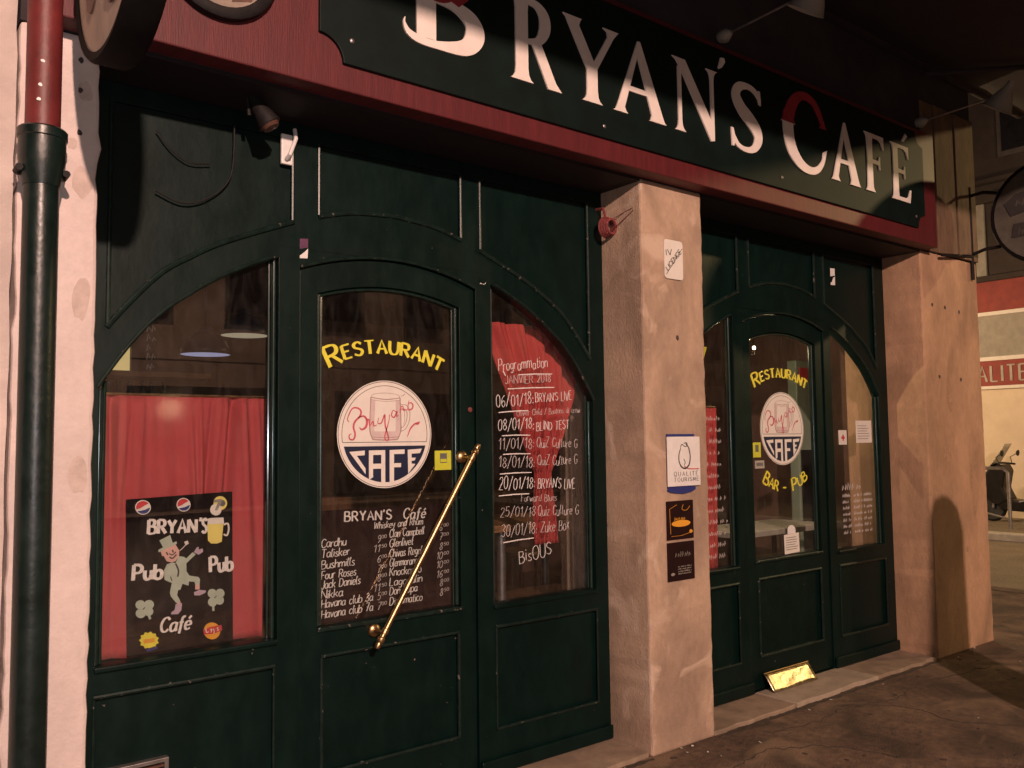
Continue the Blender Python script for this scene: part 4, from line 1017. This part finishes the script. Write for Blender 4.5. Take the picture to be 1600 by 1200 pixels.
# ================================================================== SMALL FITTINGS
# white hook bracket on the left bay
T = thing('hook_bracket', (1.41, .27, 2.68), 'white metal hook bracket high on the left bay beside its upper panel', 'bracket')
b = MB(); b.box(1.384, 1.432, .268, .2835, 2.685, 2.81); b.build('plate', 'white', T, bevel=.003)
b = MB(); b.tube([(1.434, .255, 2.83), (1.430, .235, 2.785), (1.405, .235, 2.715), (1.402, .26, 2.705)], .0085, 8); b.build('hook', 'white', T, smooth=True)
# spotlight under the sign with loose cable
T = thing('spotlight', (1.22, .12, 2.80), 'small dim spotlight under the soffit above the left window', 'spotlight')
b = MB(); b.tube([(1.19, .14, 2.868), (1.20, .14, 2.80)], .008, 8); b.lathe([(.020, .06), (.030, .03), (.036, -.03), (.046, -.07), (.044, -.075), (.02, -.06)], (1.235, .13, 2.835), (-.45, .2, .8), 14); b.build('body', 'metal', T, smooth=True)
b = MB(); b.lathe([(.040, -.074), (.030, -.088), (.0, -.094)], (1.235, .13, 2.835), (-.45, .2, .8), 14); b.build('lens', 'brown', T, smooth=True)
b = MB()
b.tube(smoothpts([(1.19, .27, 2.80), (1.18, .275, 2.60), (1.10, .277, 2.50), (1.0, .277, 2.46), (.90, .277, 2.49)], 6), .0035, 6)
b.tube(smoothpts([(1.10, .277, 2.63), (1.02, .277, 2.62), (.95, .277, 2.66), (.90, .277, 2.72)], 6), .003, 6)
tag(b.build('loose_cable', 'metal', smooth=True), 'thin black cable looping across the upper left panel', 'cable')
# torn stickers on the stiles
def torn(name, cx, cz, wx, hz, m1, label, split=.45):
    T = thing(name, (cx, .283, cz-hz/2), label, 'sticker')
    b = MB(); b.plate([[(cx-wx/2, cz-hz*(.5-split)), (cx+wx/2, cz-hz*(.5-split)+.01), (cx+wx/2, cz+hz/2), (cx-wx/2, cz+hz/2-.004)]], .2835, .2846); b.build('upper_half', m1, T)
    b = MB(); b.plate([[(cx-wx/2, cz-hz/2), (cx+wx/2-.002, cz-hz/2+.003), (cx+wx/2, cz-hz*(.5-split)+.006), (cx+.005, cz-hz*(.5-split)-.008), (cx-.012, cz-hz*.32), (cx-wx/2, cz-hz*.36)]], .2830, .2846); b.build('torn_half', 'white', T)
torn('torn_sticker', 1.489, 2.352, .036, .085, 'purple', 'torn purple and white sticker on the stile left of the door')
torn('torn_sticker', 2.398, 2.312, .034, .030, 'green', 'tiny torn white sticker on the stile right of the door', .2)
torn('torn_sticker', 5.395, 2.66, .055, .12, 'white', 'white curled sticker high on the right bay', .5)
# coil of red cable with wires by the middle pillar
b = MB()
for k in range(4):
    b.tube([(3.150+.002*k+(.046-.004*k)*math.cos(a), .215-.012*k, 2.665+(.050-.004*k)*math.sin(a)) for a in [2*math.pi*i/18 for i in range(19)]], .0085, 6)
b.tube([(3.152, .21, 2.70), (3.150, .23, 2.77)], .008, 6); b.tube([(3.15, .23, 2.77), (3.15, .284, 2.775)], .008, 6)
T = thing('cable_coil', (3.15, .22, 2.62), 'coil of red cable hooked beside the middle pillar\'s shaded face', 'cable')
b.build('coil', 'rope', T, smooth=True)
b = MB(); b.tube([(3.165, .20, 2.70), (3.188, .10, 2.735), (3.1885, .06, 2.74)], .0022, 5); b.tube([(3.165, .20, 2.64), (3.1885, .05, 2.728)], .0022, 5); b.build('wire', 'rope', T)
# vent grille low on the left bay
T = thing('vent_grille', (.90, .28, .25), 'metal framed vent grille low under the left window', 'vent')
b = MB(); b.plate([[(.75, .25), (.975, .25), (.975, .437), (.75, .437)], [(.765, .265), (.96, .265), (.96, .422), (.765, .422)]], .272, .303); b.build('frame', 'steel', T, bevel=.002)
for k in range(7):
    b = MB(); b.box(.765, .96, .282, .30, .272+k*.022, .280+k*.022); b.build('slat', 'brown', T)
# brass peg-like keyhole and little screws
b = MB(); b.lathe([(.012, 0), (.012, .004), (.006, .006)], (2.322, FY+.009, 1.70), (0, -1, 0), 12); tag(b.build('door_lock', 'rope', smooth=True), 'small reddish lock cylinder on the nearer door above the pull', 'lock')

# ================================================================== PLAQUES ON THE MIDDLE PILLAR
def rounded(x0, x1, z0, z1, r_):
    P = []
    for cx, cz, a in ((x1-r_, z1-r_, 0), (x0+r_, z1-r_, 90), (x0+r_, z0+r_, 180), (x1-r_, z0+r_, 270)):
        P += [(cx+r_*math.cos(R(a+t)), cz+r_*math.sin(R(a+t))) for t in (0, 30, 60, 90)]
    return P
T = thing('licence_plaque', (3.424, 0, 2.385), 'small white enamel licence plaque high on the middle pillar', 'plaque')
b = MB(); b.plate([rounded(3.353, 3.496, 2.385, 2.592, .018)], -.008, -.001); b.build('plate', 'paper', T, bevel=.002)
b = MB(); yl = (-.0094, -.0084)
b.ribbon([(3.362, 2.405), (3.490, 2.555)], [.0025, .0025], *yl); write(b, 'IV', 3.366, 2.505, 3.410, 2.512, .030, .004, .003, y=yl); write(b, 'LICENCE', 3.376, 2.425, 3.484, 2.532, .026, .004, .003, y=yl, gap=1.8)
b.build('lettering', 'ink', T)
T = thing('quality_plaque', (3.455, 0, 1.275), 'white plaque with a large Q on blue backing, middle pillar', 'plaque')
b = MB(); b.plate([[(3.337, 1.288), (3.36, 1.278), (3.45, 1.270), (3.52, 1.278), (3.55, 1.290), (3.55, 1.578), (3.337, 1.578)]], -.008, -.001); b.build('backing', 'navy' if False else 'logoblue', T)
b = MB(); b.box(3.330, 3.582, -.016, -.009, 1.310, 1.564); b.build('plate', 'white', T, bevel=.002)
b = MB(); yl = (-.0174, -.0163)
Q = smoothpts([(3.43, 1.505), (3.415, 1.47), (3.418, 1.43), (3.44, 1.405), (3.47, 1.402), (3.495, 1.425), (3.502, 1.465), (3.492, 1.505), (3.47, 1.528)], 6); b.ribbon(Q, [.004+.004*math.sin(3.1*i/len(Q)) for i in range(len(Q))], *yl)
Q = smoothpts([(3.428, 1.508), (3.44, 1.524), (3.465, 1.512), (3.48, 1.520), (3.476, 1.532), (3.455, 1.530)], 6); b.ribbon(Q, [.004]*len(Q), *yl)
Q = smoothpts([(3.455, 1.418), (3.462, 1.43), (3.452, 1.45)], 6); b.ribbon(Q, [.004]*len(Q), *yl); b.build('emblem', 'ink', T)
b = MB(); Q = smoothpts([(3.455, 1.412), (3.49, 1.398), (3.57, 1.396)], 6); b.ribbon(Q, [.006, .006]+[.005]*(len(Q)-2), *yl); b.build('red_tail', 'logored', T)
b = MB(); write(b, 'QUALITÉ', 3.375, 1.362, 3.560, 1.362, .022, .0026, .002, y=yl, gap=5); write(b, 'TOURISME', 3.375, 1.334, 3.565, 1.334, .020, .0026, .002, y=yl, gap=4); b.build('lettering', 'grey', T)
def brown_plaque(z0, z1, label, k):
    T = thing('brown_plaque', (3.425, 0, z0), label, 'plaque', 'dark brown plaques on the middle pillar')
    b = MB(); b.box(3.324, 3.528, -.006, -.0005, z0, z1); b.build('plate', 'choc', T, bevel=.001)
    yl = (-.0074, -.0063); b = MB(); zc = (z0+z1)/2
    if k == 0:
        b.plate([[(3.43+.072*math.cos(2*math.pi*i/26), zc-.018+.017*math.sin(2*math.pi*i/26)) for i in range(26)]], *yl)
        b.ribbon([(3.35, z0+.03), (3.345, z1-.04), (3.40, z1-.02)], [.0018]*3, *yl); b.ribbon([(3.355, z0+.018), (3.43, z0+.018), (3.505, z0+.03)], [.0015]*3, *yl)
        b.ribbon(smoothpts([(3.45, z1-.02), (3.44, z1-.045), (3.475, z1-.05), (3.50, z1-.03)], 5), [.002]*16, *yl); scribble(b, 3.38, zc-.002, 3.46, .022, .0025, -.0072); b.plate([blob(3.505, z0+.035, .012, .010, 4, 12)], *yl)
    else:
        scribble(b, 3.38, zc+.022, 3.50, .030, .0022, -.0072); 
        for i in range(4): scribble(b, 3.40, zc-.030-i*.012+.0, 3.50, .008, .0016, -.0072)
        b.plate([blob(3.36, z0+.035, .014, .008, 4, 12)], *yl)
    b.build('print', 'orange' if k == 0 else 'fargrey', T)
brown_plaque(1.040, 1.236, 'upper brown plaque with an orange oval, under the white Q plaque', 0)
brown_plaque(.832, 1.026, 'lowest brown plaque with faint lettering on the middle pillar', 1)

# sloping metal plate at the farther door
T = thing('door_plate', (4.85, .2, .03), 'sloping shiny brass plate at the foot of the farther door', 'plate')
def fpl(u, v):
    return (4.47+.46*u, .276-.072*v, .124-.094*v+.006*math.sin(u*7+2.4*v+1)*math.sin(math.pi*v))
b = MB(); b.sheet(fpl, 16, 6); b.build('sheet', 'brushed', T, smooth=True, thick=.002)
b = MB(); b.tube([(4.47, .276, .126), (4.93, .276, .126)], .004, 6); b.build('rolled_edge', 'brass', T, smooth=True)

# ================================================================== INTERIOR
b = MB(); b.box(.2, 6.5, .36, 5.2, -.02, .02); structure(b.build('room_floor', 'roomfloor'))
b = MB(); b.box(.2, 6.5, 5.0, 5.2, .02, 2.86); structure(b.build('room_wall_back', 'roomwall'))
b = MB(); b.box(.1, .2, .63, 5.2, .02, 2.86); structure(b.build('room_wall_left', 'roomwall'))
b = MB(); b.box(6.5, 6.59, .63, 5.2, .02, 2.86); structure(b.build('room_wall_right', 'roomwall'))
b = MB(); b.box(.1, 6.59, .36, 5.2, 2.80, 2.869); structure(b.build('room_ceiling', 'roomwall'))
def pendant(x, y, z, r_, label, m_in):
    T = thing('pendant_lamp', (x, y, z), label, 'lamp', 'pendant lamps inside the cafe')
    b = MB(); b.lathe([(r_, 0), (r_*.97, .03), (r_*.80, .075), (r_*.5, .108), (.03, .125), (.025, .15)], (x, y, z), (0, 0, 1), 28, caps=False); b.build('shade', 'shadeout', T, smooth=True, thick=.002)
    b = MB(); b.lathe([(r_*.985, .001), (r_*.95, .03), (r_*.78, .072), (r_*.48, .104), (.0, .12)], (x, y, z), (0, 0, 1), 28); b.build('lining', m_in, T, smooth=True)
    b = MB(); b.tube([(x, y, z+.15), (x, y, 2.8)], .004, 6); b.build('cord', 'metal', T)
pendant(1.53, 1.6, 2.03, .128, 'pendant lamp with bluish white rim, left one behind left window', 'shade')
pendant(1.80, 1.75, 2.165, .132, 'pendant lamp with cream rim, right one behind left window', 'shadewarm')
T = thing('tall_banner', (1.2, 2.3, 1.8), 'green banner with pale lettering behind the left window', 'banner')
b = MB(); b.box(1.335, 1.480, 2.30, 2.32, 1.98, 2.40); b.build('cloth', 'fridge' if False else 'pipegreen', T)
random.seed(3); b = MB()
for k in range(6): scribble(b, 1.42, 2.00+k*.055, 1.46, .045, .008, 2.2985)
b.build('print', 'chalk', T)
b = MB(); b.box(1.14, 1.33, 2.31, 2.33, 1.98, 2.25); tag(b.build('lit_panel', 'litsign'), 'small glowing yellow panel beside the green banner inside', 'panel')
T = thing('bar_shelf', (1.3, 2.3, 1.70), 'dark wooden shelf inside behind the left window', 'shelf')
b = MB(); b.box(.75, 1.75, 2.15, 2.45, 1.945, 1.975); b.build('top_board', 'tablewood', T); b = MB(); b.box(.75, 1.75, 2.15, 2.45, 1.71, 1.74); b.build('board', 'wood', T)
b = MB(); b.lathe([(.026, 0), (.030, .01), (.030, .10), (.012, .14), (.012, .18), (.014, .185), (.0, .186)], (0, 0, 0), (0, 0, 1), 12); bt = b.build('bottle', 'bottle', origin=(0, 0, 0), smooth=True)
order = ['leftmost', 'second', 'third', 'fourth', 'fifth', 'sixth', 'seventh', 'rightmost']
for k in range(8):
    o = bt if k == 0 else bt.copy()
    if k: COL.objects.link(o)
    o.location = (1.08+k*.062, 2.28+.03*math.sin(k*2.3), 1.741)
    tag(o, f'dark bottle on the inside shelf, {order[k]} of the row', 'bottle', 'bottles on the inside shelf')
T = thing('cafe_table', (2.95, 1.1, .02), 'wooden cafe table with pale metal legs behind the programme window', 'table')
b = MB(); b.box(2.70, 3.75, .85, 1.45, 1.045, 1.085); b.build('table_top', 'tablewood', T, bevel=.006)
for x, y in ((2.98, .93), (3.68, .93), (2.98, 1.38), (3.68, 1.38)):
    b = MB(); b.tube([(x, y, .02), (x, y, 1.044)], .026, 10); b.build('leg', 'steel', T, smooth=True)
b = MB(); b.box(2.78, 3.7, .98, 1.3, .60, .63); b.build('shelf', 'wood', T)
T = thing('bar_stool', (3.9, 1.9, .02), 'dark wooden stool beyond the cafe table', 'stool')
b = MB(); b.lathe([(.17, .70), (.18, .72), (.17, .74)], (3.95, 2.0, .02), (0, 0, 1), 20); b.build('seat', 'tablewood', T, smooth=True)
for a in (45, 135, 225, 315):
    b = MB(); b.tube([(3.95+.19*math.cos(R(a)), 2.0+.19*math.sin(R(a)), .02), (3.95+.12*math.cos(R(a)), 2.0+.12*math.sin(R(a)), .72)], .014, 8); b.build('leg', 'wood', T)
b = MB(); b.lathe([(.03, 0), (.045, .08), (.05, .2), (.03, .30), (.02, .34)], (2.83, .95, 1.086), (0, 0, 1), 16); tag(b.build('white_jug', 'white', smooth=True), 'white jug standing on the cafe table at the programme window', 'jug')
T = thing('tall_fridge', (6.4, 1.25, .02), 'pale green tall fridge with red label seen through the farther door', 'locker')  # drinks fridge by the right-hand room wall
b = MB(); b.box(6.30, 6.49, 1.20, 1.29, .02, 2.20); b.build('cabinet', 'fridge', T, bevel=.01)
b = MB(); b.box(6.34, 6.46, 1.192, 1.199, 2.02, 2.14); b.build('label_panel', 'logored', T)
b = MB(); b.box(6.325, 6.47, 1.190, 1.199, .4, 1.45); b.build('glass_door', 'pane', T)
T = thing('hanging_bulb', (5.12, .75, 2.15), 'small lit bulb hanging inside beyond the farther door', 'lamp')
WL = (5.12, .75, 2.195)
b = MB(); b.lathe([(.0, -.012), (.009, -.009), (.012, 0), (.009, .009), (.0, .012)], WL, (0, 0, 1), 12); b.build('bulb', 'bulb', T, smooth=True)
b = MB(); b.tube([(WL[0], WL[1], WL[2]+.012), (WL[0], WL[1], 2.80)], .006, 6); b.build('stem', 'brass', T)
BASE[T] = Vector((5.12, .75, 2.15)); light('bulb_light', (WL[0], WL[1], WL[2]-.035), 26, (1.0, .76, .44), .016, T)
T = thing('side_table', (5.6, 1.2, .02), 'small table with pale edge inside the farther door', 'table')
b = MB(); b.box(4.9, 6.0, .75, 1.25, .86, .90); b.build('table_top', 'kerb', T, bevel=.004)
for x, y in ((4.98, .8), (5.92, .8), (4.98, 1.2), (5.92, 1.2)):
    b = MB(); b.tube([(x, y, .02), (x, y, .859)], .02, 8); b.build('leg', 'wood', T)
b = MB(); b.plate([[(4.10, 2.14), (4.32, 2.13), (4.20, 1.86)]], .52, .523); tag(b.build('pennant', 'yellow'), 'yellow paper pennant hanging inside just right of the middle pillar', 'pennant')
b = MB(); b.box(.9, 5.0, 3.4, 3.9, .02, 1.12); tag(b.build('bar_counter', 'wood', bevel=.02), 'long dark wooden bar counter inside the cafe', 'counter')

# ================================================================== SIDE STREET ON THE RIGHT
FX = 17.5
fb = thing('corner_shop', (FX, 4, 0), 'cream shop across the side street with red and white lettered band', 'building')
def fbox(name, m, y0, y1, z0, z1, x0=0.0, x1=.3, parent=None): 
    b = MB(); b.box(FX-x0, FX+x1, y0, y1, z0, z1); return b.build(name, m, parent or fb)
fbox('wall', 'farwall', -4, 14, 0, 2.50)
fbox('upper_wall', 'far', -4, 14, 4.62, 12)
fbox('trim', 'paper', -4, 14, 2.44, 2.50, .06, .0); 
sgn = fbox('shop_sign', 'farred', -4, 14, 2.50, 2.985, .05)
fbox('trim', 'paper', -4, 14, 2.985, 3.06, .07)
fbox('blind_box', 'fargrey', -4, 14, 3.06, 3.86, .03)
fbox('trim', 'paper', -4, 14, 3.86, 3.93, .06)
fbox('red_band', 'farred', -4, 14, 3.93, 4.52, .04)
fbox('cornice', 'far', -4, 14, 4.52, 4.62, .14); fbox('string_course', 'far', -4, 14, 6.05, 6.22, .12); fbox('string_course', 'far', -4, 14, 6.42, 6.50, .18)
for k, y in enumerate((1.6, 3.2, 4.8, 6.4)):
    wv = fbox('window', 'oppdark', y, y+.85, 6.9, 8.7, .02, .0); fbox('pane', 'pane', y+.08, y+.77, 7.0, 8.6, .03, -.021, wv)
for y in (1.15, 2.75, 4.35): fbox('pier', 'fargrey', y, y+.18, 4.62, 6.05, .05, .0)
b = MB()
write(b, 'QUALITE', -5.05, 2.585, -3.72, 2.585, .30, .045, .022, y=(FX-.062, FX-.052), gap=3.4, mapf=lambda a, c, y: (y, -a, c)); b.build('lettering', 'kerb', sgn)
# far pavement and kerb
b = MB(); b.box(14.75, FX+.5, -30, 40, -.12, .0); structure(b.build('far_pavement', 'sideroad', origin=(16, 4, -.12)))
b = MB(); b.add([(9.42, -4, -.115), (14.5, -4, -.115), (14.5, 40, -.115), (9.42, 40, -.115)], [(0, 1, 2, 3)]); structure(b.build('side_road', 'sideroad', origin=(12, 4, -.115)))
b = MB(); b.box(14.5, 14.745, -30, 40, -.12, .012); structure(b.build('kerb', 'kerb', origin=(14.6, 4, -.12), bevel=.02))
b = MB(); b.box(9.2, 9.42, -4.6, 40, -.12, .008); structure(b.build('near_kerb', 'asphalt', origin=(9.3, 4, -.12), bevel=.02))
# hoop barrier
T = thing('hoop_barrier', (15.4, 3.6, 0), 'galvanised steel hoop barrier in front of the parked scooter', 'barrier')
YH = 3.30; b = MB(); b.tube([(15.4, YH, 0), (15.4, YH, .93), (15.4, YH+.08, 1.0), (15.4, YH+1.0, 1.0), (15.4, YH+1.08, .93), (15.4, YH+1.08, 0)], .03, 10); b.build('hoop', 'steel', T, smooth=True)
b = MB(); b.tube([(15.4, YH, .16), (15.4, YH+1.08, .40)], .018, 8); b.build('cross_bar', 'steel', T, smooth=True)
# scooter, seen from its side, front wheel towards the left
def scooter(X, Y0):
    T = thing('parked_scooter', (X, Y0, 0), 'black parked scooter with windscreen against the cream shop wall', 'scooter')
    o = lambda d, z, dx=0: (X+dx, Y0+d, z)
    for d in (.62, -.62):
        b = MB(); b.lathe([(.15, -.05), (.21, -.055), (.24, -.03), (.25, 0), (.24, .03), (.21, .055), (.15, .05)], o(d, .25), (1, 0, 0), 24); wl = b.build('wheel', 'rubber', T, smooth=True)
        b = MB(); b.lathe([(.0, -.03), (.15, -.03), (.155, 0), (.15, .03), (.0, .03)], o(d, .25), (1, 0, 0), 16); b.build('rim', 'steel', wl, smooth=True)
    mpf = lambda a, c, y: (X+y, Y0+a, c)
    def sec(P, w_, name, m='scooter', bev=.03):
        b = MB(); b.plate([P], -w_, w_, mapf=mpf); return b.build(name, m, T, bevel=bev)
    sec([(.66, .46), (.82, .50), (.84, .62), (.70, .80), (.58, .98), (.36, 1.04), (.30, .92), (.36, .62), (.26, .40), (.44, .30), (.56, .34)], .20, 'leg_shield')
    sec([(.46, .44), (.42, .22), (-.10, .20), (-.12, .46), (.1, .40)], .19, 'floor_board')
    sec([(-.08, .34), (-.10, .60), (-.20, .74), (-.80, .80), (-.96, .72), (-.70, .50), (-.50, .40), (-.30, .24)], .21, 'body')
    sec([(-.14, .74), (-.22, .82), (-.50, .80), (-.78, .88), (-.92, .86), (-.84, .79), (-.3, .745)], .14, 'seat', 'rubber', .02)
    sec([(.60, .50), (.86, .42), (.90, .50), (.74, .60)], .08, 'front_mudguard', bev=.015)
    b = MB(); b.tube([o(.58, .25, .07), o(.44, .95, .05)], .022, 8); b.tube([o(.58, .25, -.07), o(.44, .95, -.05)], .022, 8); b.build('fork', 'steel', T, smooth=True)
    b = MB(); b.tube([o(.34, 1.03, -.33), o(.40, 1.06, -.15), o(.42, 1.05, .15), o(.34, 1.03, .33)], .018, 8); b.build('handlebar', 'rubber', T, smooth=True)
    for s_ in (-1, 1):
        b = MB(); b.tube([o(.36, 1.04, s_*.26), o(.40, 1.16, s_*.30), o(.30, 1.22, s_*.32)], .008, 6); b.lathe([(.0, -.012), (.05, -.01), (.058, 0), (.04, .02), (.0, .024)], o(.28, 1.23, s_*.33), (0, 1, .1), 14); b.build('mirror', 'rubber', T, smooth=True)
    sec([(.52, 1.0), (.56, .94), (.60, 1.0), (.48, 1.06)], .12, 'headlight_housing', bev=.02)
    b = MB(); b.lathe([(.075, 0), (.06, .02), (.0, .03)], o(.60, .97), (0, 1, 0), 14); b.build('headlight', 'steel', T, smooth=True)
    b = MB(); b.sheet(lambda u, v: (X+(u-.5)*.36*(1-.25*v), Y0+.56-.26*v+.05*(1-(2*u-1)**2), 1.0+.40*v), 8, 6); b.build('windscreen', 'screen', T, smooth=True, thick=.004)
    b = MB(); b.tube([o(-.45, .33, -.18), o(-.95, .40, -.19)], .045, 10); b.build('exhaust', 'steel', T, smooth=True)
    b = MB(); b.tube([o(-.02, .30, -.1), o(.04, .0, -.18)], .012, 6); b.build('stand', 'steel', T)
scooter(16.6, 3.46)

# ================================================================== THE OTHER SIDE OF THE STREET (seen mirrored in the panes)
OY = -16.5
ob = thing('opposite_building', (8, OY, 0), 'pale building across the street, mirrored dimly in the door glass', 'building')
b = MB(); b.box(-12, 32, OY-.3, OY, 0, 13); b.build('wall', 'opp', ob)
b = MB(); b.box(-12, 32, OY+.001, OY+.14, 3.5, 3.72); b.build('string_course', 'opp', ob)
b = MB(); b.box(-12, 32, OY+.001, OY+.25, 12.6, 12.9); b.build('cornice', 'opp', ob)
b = MB(); b.box(0, 1.25, OY+.001, OY+.03, 0, 2.1); win = b.build('window', 'oppdark', ob); win.location = Vector((-10, 0, 4.3))-Vector((8, 0, 0))*0
b2 = MB(); b2.box(.10, 1.15, OY+.031, OY+.04, .1, 2.0); pn = b2.build('pane', 'pane', win)
for r_ in range(3):
    for k in range(17):
        if r_ == 0 and k == 0: continue
        o = win.copy(); COL.objects.link(o); o.parent = ob; o.location = (-10+k*2.45, 0, 4.3+r_*2.9)
        q = pn.copy(); COL.objects.link(q); q.parent = o
for k in range(8):
    b = MB(); b.box(-10+k*5, -10+k*5+3.6, OY+.001, OY+.04, .1, 2.9); b.build('shop_window', 'pane', ob)

def street_lamp(pos, foot, watts, col, label, wall=False):
    T = thing('street_lamp', (foot[0], foot[1], 0), label, 'street lamp'); p = Vector(pos)
    b = MB()
    if wall: b.tube([(p.x, OY, p.z+.1), (p.x, OY+1.6, p.z+.45), (p.x, p.y-.3, p.z+.32)], .035, 8)
    else: b.tube([(foot[0], foot[1], 0), (foot[0], foot[1], p.z+.1)], [.08, .05], 10); b.tube([(foot[0], foot[1], p.z+.1), (p.x, p.y, p.z+.34)], .03, 8)
    b.build('post', 'metal', T, smooth=True)
    b = MB(); b.lathe([(.30, .12), (.29, .16), (.22, .26), (.08, .32), (.0, .33)], p, (0, 0, 1), 20); b.build('hood', 'metal', T, smooth=True)
    b = MB(); b.lathe([(.0, .128), (.26, .125), (.26, .135)], p, (0, 0, 1), 20); b.build('lens', 'lens', T)
    light('street_lamp_light', p, watts, col, .11, T)
street_lamp(LAMP1, (LAMP1[0]-.2, LAMP1[1]-.7), LAMP1_W, LAMP1_C, 'street lamp on a post across the street from the cafe')
street_lamp(LAMP2, (LAMP2[0]+.6, LAMP2[1]-.4), LAMP2_W, LAMP2_C, 'street lamp on a post down the street to the right')
street_lamp((13.0, 7.5, 3.4), (12.4, 7.5), 1250, (1.0, .66, .37), 'street lamp in the side street round the corner')

# made-up parasol out of view, in place of a passer-by, to shadow the pillar
T = thing('parasol_shadow_caster', (5.03, -1.5, 0), 'added parasol-shaped shadow caster, unseen right of the view, before the corner pillar', 'shadow caster')
b = MB(); b.lathe([(.0, .0), (.26, .0), (.26, .05), (.05, .08), (.05, .16)], (5.03, -1.5, .0), (0, 0, 1), 20); b.build('base', 'fargrey', T, smooth=True)
b = MB(); b.tube([(5.03, -1.5, .05), (5.03, -1.5, 1.80)], .02, 8); b.build('pole', 'steel', T, smooth=True)
b = MB(); b.lathe([(.19, .42), (.19, .60), (.165, 1.0), (.155, 1.35), (.150, 1.66), (.115, 1.77), (.05, 1.815), (.0, 1.82)], (5.03, -1.5, 0), (0, 0, 1), 20); b.build('cover', 'curtain', T, smooth=True)
